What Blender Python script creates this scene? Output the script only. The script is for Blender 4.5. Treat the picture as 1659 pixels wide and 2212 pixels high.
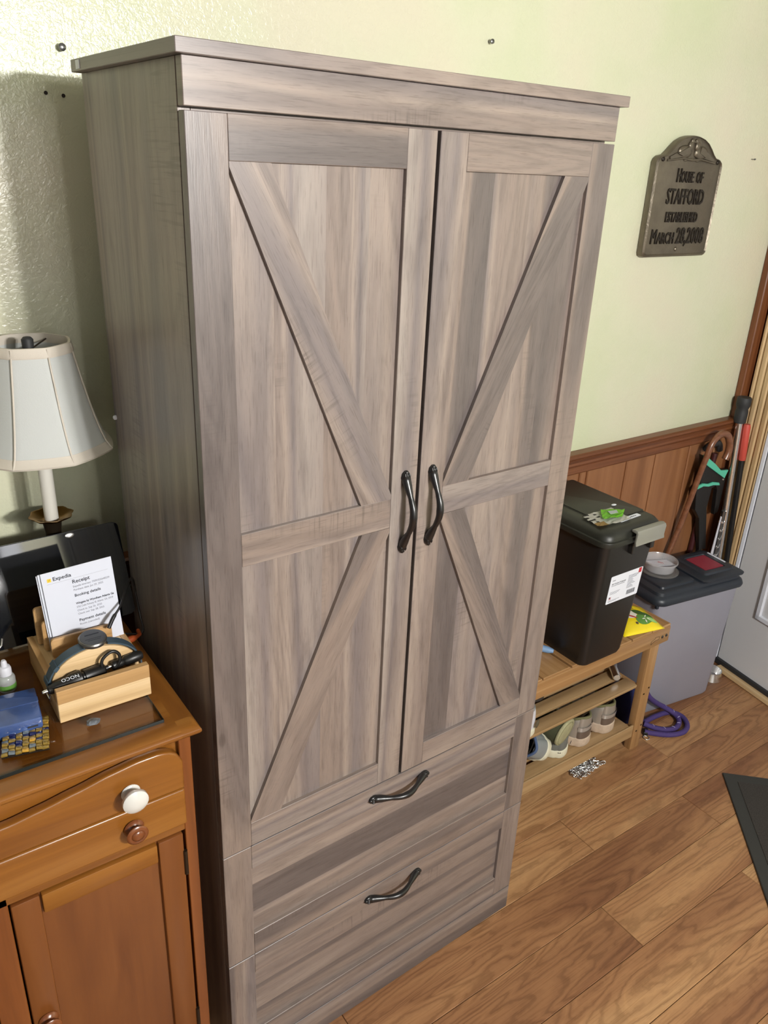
import bpy, bmesh, math, random
from mathutils import Vector, Matrix
from math import sin, cos, pi, radians

for o in list(bpy.data.objects): bpy.data.objects.remove(o)
SC = bpy.context.scene
COL = SC.collection
rnd = random.Random(7)

# ------------------------------------------------------------------ camera
cam_d = bpy.data.cameras.new('camera'); cam = bpy.data.objects.new('camera', cam_d); COL.objects.link(cam)
cam_d.sensor_fit = 'HORIZONTAL'; cam_d.sensor_width = 36.0; cam_d.lens = 36.0 * 1713.17 / 1659.0
cam_d.clip_start = 0.02
RT = Vector((0.81977345, -0.57119099, 0.04138055)); UP = Vector((0.19669667, 0.34868629, 0.9163669)); FW = Vector((0.53784934, 0.74307383, -0.39819513))
M = Matrix.Identity(4)
for i in range(3):
    M[i][0] = RT[i]; M[i][1] = UP[i]; M[i][2] = -FW[i]
M[0][3], M[1][3], M[2][3] = -0.3828369, -0.94634172, 1.69306399
cam.matrix_world = M
SC.camera = cam

# ------------------------------------------------------------------ world, lights, exposure
W = bpy.data.worlds.new('room_light'); SC.world = W; W.use_nodes = True
W.node_tree.nodes['Background'].inputs[0].default_value = (1.0, 0.93, 0.82, 1)
W.node_tree.nodes['Background'].inputs[1].default_value = 0.10
SC.view_settings.view_transform = 'Standard'; SC.view_settings.look = 'None'
SC.view_settings.gamma = 1.0; SC.view_settings.use_curve_mapping = False
SC.view_settings.exposure = 0.25

def point_light(name, loc, energy, radius, col):
    l = bpy.data.lights.new(name, 'POINT'); l.energy = energy; l.shadow_soft_size = radius; l.color = col
    o = bpy.data.objects.new(name, l); o.location = loc; COL.objects.link(o); return o
CH = (0.42, -2.0, 1.90)                     # the chandelier behind the camera: five bulbs close together
for k in range(5):
    a = 2 * pi * k / 5 + 0.3
    point_light('chandelier_bulb', (CH[0] + 0.11 * cos(a), CH[1] + 0.11 * sin(a), CH[2]), 40.0, 0.04, (1.0, 0.975, 0.94))
for x in (-0.12, 0.10):                     # a second, weaker fitting further left
    point_light('wall_lamp_bulb', (x, -2.3, 2.05), 15.0, 0.06, (1.0, 0.97, 0.92))
wl = bpy.data.lights.new('window_daylight', 'AREA'); wl.shape = 'RECTANGLE'; wl.size = 1.0; wl.size_y = 1.3; wl.energy = 2.5; wl.color = (0.80, 0.88, 1.0)
wo = bpy.data.objects.new('window_daylight', wl); COL.objects.link(wo)
wo.location = (-2.3, -2.0, 1.7); wo.rotation_euler = (Vector((0.1, 0.2, 1.1)) - Vector(wo.location)).to_track_quat('-Z', 'Y').to_euler()

# ------------------------------------------------------------------ materials
def nt(name):
    m = bpy.data.materials.new(name); m.use_nodes = True
    return m, m.node_tree.nodes, m.node_tree.links, m.node_tree.nodes['Principled BSDF']
def srgb(r, g, b):
    f = lambda c: (c / 255 / 12.92) if c / 255 <= 0.04045 else ((c / 255 + 0.055) / 1.055) ** 2.4
    return (f(r), f(g), f(b), 1.0)
def plain(name, col, rough=0.5, metal=0.0, bump=0.0, bscale=200, spec=0.5, alpha=1.0, trans=0.0, coat=0.0, var=0.0, vscale=20):
    m, N, L, b = nt(name)
    b.inputs['Base Color'].default_value = col; b.inputs['Roughness'].default_value = rough; b.inputs['Metallic'].default_value = metal
    b.inputs['Specular IOR Level'].default_value = spec; b.inputs['Alpha'].default_value = alpha
    b.inputs['Transmission Weight'].default_value = trans; b.inputs['Coat Weight'].default_value = coat
    tc = N.new('ShaderNodeTexCoord')
    if var > 0:
        n = N.new('ShaderNodeTexNoise'); n.inputs['Scale'].default_value = vscale; n.inputs['Detail'].default_value = 4
        L.new(tc.outputs['Object'], n.inputs['Vector'])
        r = N.new('ShaderNodeValToRGB'); r.color_ramp.elements[0].position = 0.3; r.color_ramp.elements[1].position = 0.7
        r.color_ramp.elements[0].color = tuple(c * (1 - var) for c in col[:3]) + (1,); r.color_ramp.elements[1].color = tuple(min(1, c * (1 + var)) for c in col[:3]) + (1,)
        L.new(n.outputs['Fac'], r.inputs[0]); L.new(r.outputs[0], b.inputs['Base Color'])
    if bump > 0:
        n2 = N.new('ShaderNodeTexNoise'); n2.inputs['Scale'].default_value = bscale; n2.inputs['Detail'].default_value = 3
        L.new(tc.outputs['Object'], n2.inputs['Vector'])
        bp = N.new('ShaderNodeBump'); bp.inputs['Strength'].default_value = bump; bp.inputs['Distance'].default_value = 0.002
        L.new(n2.outputs['Fac'], bp.inputs['Height']); L.new(bp.outputs[0], b.inputs['Normal'])
    return m

def ramp(N, stops):
    r = N.new('ShaderNodeValToRGB'); e = r.color_ramp.elements
    while len(e) < len(stops): e.new(0.5)
    for el, (p, c) in zip(e, stops): el.position = p; el.color = c
    return r
def uvnoise(N, L, uv, su, sv, detail=4, rough=0.55, dist=0.0, scale=1.0):
    mp = N.new('ShaderNodeMapping'); mp.inputs['Scale'].default_value = (su, sv, 1)
    L.new(uv, mp.inputs['Vector'])
    n = N.new('ShaderNodeTexNoise'); n.inputs['Scale'].default_value = scale; n.inputs['Detail'].default_value = detail
    n.inputs['Roughness'].default_value = rough; n.inputs['Distortion'].default_value = dist
    L.new(mp.outputs[0], n.inputs['Vector']); return n.outputs['Fac']
def mathn(N, L, op, a, b=None, clamp=False):
    m = N.new('ShaderNodeMath'); m.operation = op; m.use_clamp = clamp
    for i, x in enumerate((a, b)):
        if x is None: continue
        if isinstance(x, (int, float)): m.inputs[i].default_value = x
        else: L.new(x, m.inputs[i])
    return m.outputs[0]
def mix(N, L, fac, a, b, mode='MIX'):
    m = N.new('ShaderNodeMix'); m.data_type = 'RGBA'; m.blend_type = mode
    if isinstance(fac, (int, float)): m.inputs[0].default_value = fac
    else: L.new(fac, m.inputs[0])
    for i, x in ((6, a), (7, b)):
        if isinstance(x, tuple): m.inputs[i].default_value = x
        else: L.new(x, m.inputs[i])
    return m.outputs[2]

def driftwood(name, mul=1.0):
    """grey-brown printed barn-wood laminate; UV u runs along the grain in metres"""
    m, N, L, b = nt(name)
    uv = N.new('ShaderNodeTexCoord').outputs['UV']
    c = lambda r, g, bb: tuple(x * mul for x in srgb(r, g, bb)[:3]) + (1,)
    strips = uvnoise(N, L, uv, 0.30, 8.5, 1, 0.4, 0.25)
    r1 = ramp(N, [(0.30, c(114, 105, 103)), (0.41, c(128, 117, 113)), (0.44, c(157, 141, 131)), (0.51, c(148, 134, 127)), (0.54, c(169, 154, 144)), (0.61, c(136, 126, 125)), (0.64, c(158, 146, 140)), (0.72, c(176, 165, 157))])
    L.new(strips, r1.inputs[0]); col = r1.outputs[0]
    # flowing cathedral grain
    cf = uvnoise(N, L, uv, 0.8, 7.0, 2, 0.5, 0.6); cw = uvnoise(N, L, uv, 9, 60, 3, 0.6, 0.2)
    cs = mathn(N, L, 'SINE', mathn(N, L, 'MULTIPLY', mathn(N, L, 'ADD', mathn(N, L, 'MULTIPLY', cf, 13.0), mathn(N, L, 'MULTIPLY', cw, 1.0)), 6.2832))
    rc_ = ramp(N, [(0.0, (0.88, 0.87, 0.87, 1)), (0.4, (0.98, 0.98, 0.98, 1)), (1.0, (1.04, 1.03, 1.02, 1))])
    L.new(mathn(N, L, 'ADD', mathn(N, L, 'MULTIPLY', cs, 0.5), 0.5), rc_.inputs[0])
    col = mix(N, L, 1.0, col, rc_.outputs[0], 'MULTIPLY')
    fl = uvnoise(N, L, uv, 3.4, 26, 6, 0.66, 1.0)
    r2 = ramp(N, [(0.30, (0.74, 0.73, 0.74, 1)), (0.47, (0.99, 0.99, 0.99, 1)), (0.70, (1.08, 1.06, 1.05, 1))]); L.new(fl, r2.inputs[0])
    col = mix(N, L, 0.9, col, r2.outputs[0], 'MULTIPLY')
    # fine dark pores
    fi = uvnoise(N, L, uv, 24, 520, 3, 0.6, 0.1)
    r3 = ramp(N, [(0.34, (0.62, 0.59, 0.58, 1)), (0.46, (1, 1, 1, 1))]); L.new(fi, r3.inputs[0])
    col = mix(N, L, 0.6, col, r3.outputs[0], 'MULTIPLY')
    # saw marks across the grain, in patches
    sw = uvnoise(N, L, uv, 210, 9, 2, 0.5); pa = uvnoise(N, L, uv, 3.0, 9, 2, 0.5, 0.4)
    s1 = ramp(N, [(0.52, (0, 0, 0, 1)), (0.62, (1, 1, 1, 1))]); L.new(sw, s1.inputs[0])
    s2 = ramp(N, [(0.60, (0, 0, 0, 1)), (0.70, (1, 1, 1, 1))]); L.new(pa, s2.inputs[0])
    sm = mathn(N, L, 'MULTIPLY', s1.outputs[0], s2.outputs[0]); sm = mathn(N, L, 'MULTIPLY', sm, 0.45)
    col = mix(N, L, sm, col, c(96, 86, 82))
    # knots
    mp = N.new('ShaderNodeMapping'); mp.inputs['Scale'].default_value = (3.2, 7.5, 1); L.new(uv, mp.inputs['Vector'])
    vo = N.new('ShaderNodeTexVoronoi'); vo.inputs['Scale'].default_value = 1.0; L.new(mp.outputs[0], vo.inputs['Vector'])
    kn = ramp(N, [(0.0, (1, 1, 1, 1)), (0.035, (0.75, 0.75, 0.75, 1)), (0.05, (0.15, 0.15, 0.15, 1)), (0.10, (0, 0, 0, 1))]); L.new(vo.outputs['Distance'], kn.inputs[0])
    se = N.new('ShaderNodeSeparateColor'); L.new(vo.outputs['Color'], se.inputs[0])
    gate = mathn(N, L, 'GREATER_THAN', se.outputs[0], 0.66)
    kf = mathn(N, L, 'MULTIPLY', kn.outputs[0], gate); kf = mathn(N, L, 'MULTIPLY', kf, 0.6)
    col = mix(N, L, kf, col, c(74, 64, 60))
    L.new(col, b.inputs['Base Color'])
    b.inputs['Roughness'].default_value = 0.36; b.inputs['Specular IOR Level'].default_value = 0.6
    bp = N.new('ShaderNodeBump'); bp.inputs['Strength'].default_value = 0.12; bp.inputs['Distance'].default_value = 0.001
    L.new(fi, bp.inputs['Height']); L.new(bp.outputs[0], b.inputs['Normal'])
    return m

def stainwood(name, dark, mid, light, su=1.6, sv=26, rough=0.35, fine=0.25, coat=0.0, dist=0.8):
    m, N, L, b = nt(name)
    uv = N.new('ShaderNodeTexCoord').outputs['UV']
    n1 = uvnoise(N, L, uv, su, sv, 4, 0.55, dist)
    r1 = ramp(N, [(0.30, dark), (0.5, mid), (0.70, light)]); L.new(n1, r1.inputs[0])
    n2 = uvnoise(N, L, uv, su * 5, sv * 14, 3, 0.6)
    r2 = ramp(N, [(0.36, (0.72, 0.68, 0.64, 1)), (0.52, (1, 1, 1, 1))]); L.new(n2, r2.inputs[0])
    col = mix(N, L, fine, r1.outputs[0], r2.outputs[0], 'MULTIPLY')
    L.new(col, b.inputs['Base Color']); b.inputs['Roughness'].default_value = rough; b.inputs['Coat Weight'].default_value = coat
    b.inputs['Coat Roughness'].default_value = 0.2
    return m

def floorwood(name):
    m, N, L, b = nt(name)
    uv = N.new('ShaderNodeTexCoord').outputs['UV']
    rd = N.new('ShaderNodeObjectInfo').outputs['Random']
    base = uvnoise(N, L, uv, 1.15, 9.5, 2, 0.45, 0.8)
    wob = uvnoise(N, L, uv, 18, 30, 3, 0.6, 0.4)
    f = mathn(N, L, 'ADD', mathn(N, L, 'MULTIPLY', base, 15.0), mathn(N, L, 'MULTIPLY', wob, 1.0))
    s = mathn(N, L, 'SINE', mathn(N, L, 'MULTIPLY', f, 6.2832)); s = mathn(N, L, 'MULTIPLY_ADD', s, 0.5); N[s.node.name].inputs[2].default_value = 0.5
    rings = ramp(N, [(0.0, (0.50, 0.44, 0.40, 1)), (0.10, (0.66, 0.61, 0.57, 1)), (0.30, (0.96, 0.95, 0.94, 1)), (0.80, (1.06, 1.06, 1.05, 1)), (1.0, (1.24, 1.25, 1.22, 1))]); L.new(s, rings.inputs[0])
    tone = uvnoise(N, L, uv, 0.9, 7, 3, 0.55, 0.5)
    t2 = mathn(N, L, 'ADD', tone, mathn(N, L, 'MULTIPLY', mathn(N, L, 'SUBTRACT', rd, 0.5), 0.34))
    rt = ramp(N, [(0.26, srgb(122, 82, 55)), (0.44, srgb(147, 105, 71)), (0.58, srgb(165, 124, 85)), (0.75, srgb(182, 144, 102))]); L.new(t2, rt.inputs[0])
    col = mix(N, L, 0.46, rt.outputs[0], rings.outputs[0], 'MULTIPLY')
    fi = uvnoise(N, L, uv, 10, 330, 2, 0.6)
    r3 = ramp(N, [(0.36, (0.78, 0.74, 0.68, 1)), (0.5, (1, 1, 1, 1))]); L.new(fi, r3.inputs[0])
    col = mix(N, L, 0.7, col, r3.outputs[0], 'MULTIPLY')
    L.new(col, b.inputs['Base Color']); b.inputs['Roughness'].default_value = 0.42; b.inputs['Specular IOR Level'].default_value = 0.4
    bp = N.new('ShaderNodeBump'); bp.inputs['Strength'].default_value = 0.1; bp.inputs['Distance'].default_value = 0.001
    L.new(fi, bp.inputs['Height']); L.new(bp.outputs[0], b.inputs['Normal'])
    return m

def wallpaint(name):
    m, N, L, b = nt(name)
    tc = N.new('ShaderNodeTexCoord').outputs['Object']
    n = N.new('ShaderNodeTexNoise'); n.inputs['Scale'].default_value = 3.2; n.inputs['Detail'].default_value = 3; L.new(tc, n.inputs['Vector'])
    r = ramp(N, [(0.33, srgb(199, 205, 173)), (0.5, srgb(206, 207, 181)), (0.68, srgb(209, 204, 182))]); L.new(n.outputs['Fac'], r.inputs[0])
    L.new(r.outputs[0], b.inputs['Base Color']); b.inputs['Roughness'].default_value = 0.27; b.inputs['Specular IOR Level'].default_value = 0.6
    n2 = N.new('ShaderNodeTexNoise'); n2.inputs['Scale'].default_value = 120; n2.inputs['Detail'].default_value = 2; n2.inputs['Distortion'].default_value = 1.2; L.new(tc, n2.inputs['Vector'])
    n3 = N.new('ShaderNodeTexNoise'); n3.inputs['Scale'].default_value = 9; n3.inputs['Detail'].default_value = 2; L.new(tc, n3.inputs['Vector'])
    h = mathn(N, L, 'ADD', n2.outputs['Fac'], mathn(N, L, 'MULTIPLY', n3.outputs['Fac'], 2.0))
    bp = N.new('ShaderNodeBump'); bp.inputs['Strength'].default_value = 0.36; bp.inputs['Distance'].default_value = 0.003
    L.new(h, bp.inputs['Height']); L.new(bp.outputs[0], b.inputs['Normal'])
    return m

MT = {}
MT['drift'] = driftwood('driftwood_laminate', 0.66)
MT['floor'] = floorwood('floor_laminate')
MT['wall'] = wallpaint('green_wall_paint')
MT['white_wall'] = plain('white_paint', srgb(214, 214, 210), 0.5, bump=0.1)
MT['door'] = plain('door_paint', srgb(214, 215, 218), 0.42, bump=0.06, bscale=500)
MT['jamb'] = plain('jamb_paint', srgb(222, 226, 236), 0.35, bump=0.03)
MT['pine'] = stainwood('honey_pine', srgb(112, 66, 22), srgb(130, 81, 29), srgb(144, 95, 40), 1.4, 20, 0.3, 0.18, 0.25)
MT['pine_panel'] = stainwood('honey_pine_panel', srgb(98, 54, 22), srgb(110, 63, 27), srgb(120, 72, 34), 1.4, 14, 0.34, 0.14, 0.2)
MT['pine_post'] = stainwood('reddish_pine_post', srgb(104, 56, 22), srgb(120, 67, 28), srgb(132, 78, 35), 1.4, 20, 0.34, 0.18, 0.2)
MT['knobwood'] = stainwood('brown_knob_wood', srgb(96, 52, 26), srgb(112, 62, 32), srgb(124, 72, 40), 2, 30, 0.25, 0.2, 0.4)
MT['bamboo'] = stainwood('bamboo_light', srgb(190, 158, 114), srgb(206, 175, 130), srgb(218, 190, 148), 1.5, 60, 0.4, 0.3)
MT['bamboo2'] = stainwood('bamboo_darker', srgb(164, 126, 80), srgb(180, 142, 94), srgb(194, 157, 110), 1.5, 60, 0.4, 0.3)
MT['bench'] = stainwood('bench_bamboo', srgb(144, 106, 66), srgb(162, 124, 82), srgb(176, 140, 98), 1.3, 50, 0.36, 0.3, 0.15)
MT['bench_slat'] = stainwood('bench_slat_bamboo', srgb(146, 118, 82), srgb(162, 132, 94), srgb(176, 147, 108), 1.3, 50, 0.42, 0.3)
MT['wains'] = stainwood('wainscot_fir', srgb(118, 76, 46), srgb(138, 92, 58), srgb(152, 106, 70), 0.9, 14, 0.42, 0.2)
MT['rail'] = stainwood('chair_rail_oak', srgb(92, 52, 28), srgb(112, 65, 36), srgb(126, 77, 46), 1.4, 40, 0.36, 0.6)
MT['casing'] = stainwood('light_fir_casing', srgb(182, 150, 108), srgb(202, 174, 132), srgb(218, 194, 154), 0.5, 44, 0.4, 0.5)
MT['black_plastic'] = plain('black_plastic', srgb(31, 29, 28), 0.36, bump=0.05, bscale=900)
MT['black_lid'] = plain('black_lid_plastic', srgb(37, 38, 33), 0.42, bump=0.08, bscale=900)
MT['black_metal'] = plain('black_handle_metal', srgb(22, 21, 22), 0.32, 0.0, spec=0.6, bump=0.02)
MT['black_rubber'] = plain('black_rubber', srgb(40, 41, 43), 0.6, bump=0.05)
MT['latch'] = plain('grey_latch', srgb(140, 140, 132), 0.38, 0.25, bump=0.03, bscale=900)
MT['navy'] = plain('navy_plastic', srgb(37, 43, 52), 0.4, bump=0.06, bscale=900)
MT['tub_grey'] = plain('translucent_grey_plastic', srgb(144, 144, 156), 0.42, bump=0.03, var=0.05, vscale=4)
MT['red'] = plain('dark_red_plastic', srgb(138, 42, 58), 0.5, bump=0.03)
MT['orange_red'] = plain('coral_grip', srgb(196, 78, 66), 0.5, bump=0.05)
MT['paper'] = plain('white_paper', srgb(204, 208, 220), 0.7, bump=0.03)
MT['label_white'] = plain('white_label', srgb(222, 226, 236), 0.5, bump=0.02)
MT['ink'] = plain('dark_ink', srgb(40, 42, 52), 0.7, bump=0.02)
MT['ink_grey'] = plain('grey_ink', srgb(104, 106, 116), 0.7, bump=0.02)
MT['ink_light'] = plain('light_grey_ink', srgb(170, 172, 180), 0.7, bump=0.02)
MT['ink_red'] = plain('red_ink', srgb(176, 44, 50), 0.6, bump=0.02)
MT['ink_yellow'] = plain('yellow_ink', srgb(240, 196, 60), 0.6, bump=0.02)
MT['chrome'] = plain('chrome', (0.86, 0.86, 0.86, 1), 0.24, 1.0, bump=0.02, bscale=30)
MT['steel_dark'] = plain('dark_steel', (0.22, 0.22, 0.22, 1), 0.3, 1.0, bump=0.05)
MT['brass'] = plain('brass', srgb(150, 112, 52), 0.25, 1.0, bump=0.05, bscale=60)
MT['brass_light'] = plain('pale_brass', srgb(190, 168, 118), 0.3, 1.0, bump=0.03)
MT['bronze'] = plain('dark_bronze', srgb(58, 48, 38), 0.3, 0.7, bump=0.1, bscale=60)
MT['plaque'] = plain('pewter_plaque', srgb(116, 108, 95), 0.40, 0.75, bump=0.35, bscale=160, var=0.12, vscale=30)
MT['plaque_dark'] = plain('pewter_patina', srgb(46, 40, 34), 0.45, 0.6, bump=0.1)
MT['shade'] = plain('cream_shade_fabric', srgb(186, 189, 187), 0.75, bump=0.12, bscale=500)
MT['shade_trim'] = plain('cream_shade_trim', srgb(198, 190, 178), 0.7, bump=0.15, bscale=600)
MT['candle'] = plain('white_candle_tube', srgb(206, 203, 195), 0.4, bump=0.02)
MT['screen'] = plain('black_screen_glass', srgb(9, 10, 16), 0.05, spec=0.9, bump=0.0)
MT['screen_edge'] = plain('grey_tablet_edge', srgb(84, 86, 90), 0.35, 0.6, bump=0.02)
MT['porcelain'] = plain('white_porcelain', srgb(205, 204, 200), 0.15, coat=0.5, bump=0.01)
MT['blue_box'] = plain('blue_plastic_film', srgb(56, 78, 128), 0.25, bump=0.25, bscale=30, coat=0.6, var=0.2, vscale=25)
MT['watch_band'] = plain('slate_blue_silicone', srgb(54, 72, 84), 0.55, bump=0.03)
MT['watch_case'] = plain('brushed_watch_case', srgb(120, 118, 116), 0.35, 0.9, bump=0.02)
MT['watch_back'] = plain('dark_grey_watch_back', srgb(64, 66, 72), 0.4, bump=0.03)
MT['teal'] = plain('teal_plastic', srgb(88, 190, 160), 0.45, bump=0.03)
MT['cane'] = stainwood('brown_cane_wood', srgb(104, 64, 42), srgb(122, 78, 54), srgb(134, 90, 64), 3, 60, 0.32, 0.3, 0.3)
MT['maroon'] = plain('maroon_paint', srgb(66, 26, 28), 0.45, bump=0.05)
MT['white_plastic'] = plain('white_plastic', srgb(206, 206, 214), 0.4, bump=0.02)
MT['lime'] = plain('lime_plastic_film', srgb(136, 214, 56), 0.3, bump=0.2, bscale=40, coat=0.4)
MT['yellow'] = plain('yellow_plastic_film', srgb(236, 212, 20), 0.3, bump=0.2, bscale=25, coat=0.4)
MT['leaf_green'] = plain('printed_green', srgb(90, 140, 62), 0.4, bump=0.1)
MT['leaf_dark'] = plain('printed_dark_green', srgb(56, 92, 44), 0.4, bump=0.1)
MT['leaf_pale'] = plain('printed_pale_green', srgb(150, 200, 120), 0.4, bump=0.1)
MT['foil'] = plain('silver_print', srgb(226, 224, 216), 0.35, bump=0.2, bscale=60)
MT['tan'] = plain('tan_print', srgb(188, 154, 96), 0.5, bump=0.05)
MT['black_print'] = plain('black_print', srgb(30, 30, 30), 0.45, bump=0.05)
MT['wire'] = plain('black_wire', srgb(20, 19, 19), 0.4, bump=0.02)
MT['orange'] = plain('orange_cord', srgb(176, 78, 34), 0.5, bump=0.05)
MT['stone'] = plain('grey_stone', srgb(104, 108, 114), 0.7, bump=0.9, bscale=160, var=0.4, vscale=150)
MT['mat'] = plain('charcoal_mat_rubber', srgb(48, 48, 45), 0.8, bump=0.3, bscale=500)
MT['mat_pile'] = plain('charcoal_mat_pile', srgb(54, 50, 46), 0.95, bump=1.0, bscale=700, var=0.35, vscale=260)
MT['purple'] = plain('purple_rope', srgb(66, 50, 108), 0.75, bump=0.5, bscale=500)
MT['rope_fleck'] = plain('pale_rope_fleck', srgb(170, 164, 196), 0.6, bump=0.1)
MT['navy_cloth'] = plain('navy_cloth', srgb(26, 30, 78), 0.85, bump=0.4, bscale=300)
MT['blue_soft'] = plain('light_blue_plastic', srgb(120, 152, 190), 0.45, bump=0.03)
MT['silver_shoe'] = plain('metallic_silver_leather', srgb(172, 164, 154), 0.34, 0.5, bump=0.15, bscale=200)
MT['taupe'] = plain('dark_taupe_leather', srgb(112, 98, 88), 0.4, 0.3, bump=0.1)
MT['shoe_band'] = plain('pale_silver_band', srgb(206, 206, 204), 0.28, 0.7, bump=0.03)
MT['olive'] = plain('olive_lining', srgb(108, 106, 72), 0.85, bump=0.4, bscale=500)
MT['olive_dark'] = plain('dark_olive_lining', srgb(64, 66, 44), 0.9, bump=0.4, bscale=500)
MT['beige_sole'] = plain('beige_rubber_sole', srgb(184, 164, 144), 0.7, bump=0.25, bscale=160, var=0.12, vscale=60)
MT['white_sole'] = plain('off_white_sole', srgb(206, 202, 180), 0.65, bump=0.1, bscale=160, var=0.06, vscale=60)
MT['grey_canvas'] = plain('grey_canvas', srgb(104, 104, 98), 0.85, bump=0.5, bscale=900)
MT['tan_sole'] = plain('tan_olive_sole', srgb(158, 154, 120), 0.8, bump=0.5, bscale=140, var=0.12, vscale=60)
MT['grey_mesh'] = plain('silver_grey_mesh', srgb(142, 148, 150), 0.5, 0.2, bump=0.5, bscale=700)
MT['blue_insole'] = plain('blue_insole', srgb(70, 88, 122), 0.8, bump=0.3, bscale=500)
MT['dark_insole'] = plain('dark_insole', srgb(34, 38, 44), 0.85, bump=0.3, bscale=500)
MT['cream_leather'] = plain('cream_leather', srgb(208, 190, 168), 0.6, bump=0.25, bscale=120)
MT['brown_patch'] = plain('brown_patch', srgb(84, 74, 54), 0.8, bump=0.2)
MT['dark_brown'] = plain('dark_brown_shoe', srgb(52, 46, 42), 0.6, bump=0.2)
MT['shadow_gap'] = plain('dark_inner_board', srgb(38, 32, 28), 0.8, bump=0.02)
MT['gold_bead'] = plain('gold_glass_bead', srgb(150, 122, 52), 0.15, 0.35, coat=0.8, bump=0.05)
MT['navy_bead'] = plain('navy_glass_bead', srgb(30, 36, 84), 0.12, 0.1, coat=0.8, bump=0.05)
MT['grey_bead'] = plain('smoke_glass_bead', srgb(110, 120, 128), 0.12, 0.2, coat=0.8, bump=0.05)
MT['bright_bead'] = plain('amber_glass_bead', srgb(206, 158, 60), 0.15, 0.3, coat=0.8, bump=0.05)

def glassmat(name, col, rough, alpha_fac, ior=1.45):
    """clear sheet: mostly transparent with a real Fresnel reflection"""
    m, N, L, b = nt(name)
    b.inputs['Base Color'].default_value = col; b.inputs['Roughness'].default_value = rough
    tr = N.new('ShaderNodeBsdfTransparent'); tr.inputs[0].default_value = col
    mx = N.new('ShaderNodeMixShader'); mx.inputs[0].default_value = alpha_fac
    gl = N.new('ShaderNodeBsdfGlossy'); gl.inputs['Roughness'].default_value = rough
    fr = N.new('ShaderNodeFresnel'); fr.inputs[0].default_value = ior
    ge = N.new('ShaderNodeNewGeometry'); ff = mathn(N, L, 'MULTIPLY', fr.outputs[0], mathn(N, L, 'SUBTRACT', 1.0, ge.outputs['Backfacing']))
    m2 = N.new('ShaderNodeMixShader'); L.new(ff, m2.inputs[0]); L.new(tr.outputs[0], m2.inputs[1]); L.new(gl.outputs[0], m2.inputs[2])
    L.new(m2.outputs[0], mx.inputs[1]); L.new(b.outputs[0], mx.inputs[2])
    L.new(mx.outputs[0], N['Material Output'].inputs['Surface'])
    return m
MT['sheet_glass'] = glassmat('sheet_glass', (0.86, 0.83, 0.78, 1), 0.03, 0.0)
MT['glass_edge'] = plain('dark_glass_edge', srgb(18, 26, 25), 0.2, bump=0.01)
MT['clear_tub'] = glassmat('frosted_clear_plastic', (0.88, 0.88, 0.90, 1), 0.2, 0.26)
MT['clear_lid'] = glassmat('clear_plastic_lid', (0.84, 0.82, 0.80, 1), 0.06, 0.10)
MT['bottle_clear'] = glassmat('clear_bottle_plastic', (0.78, 0.80, 0.80, 1), 0.15, 0.35)

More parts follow.
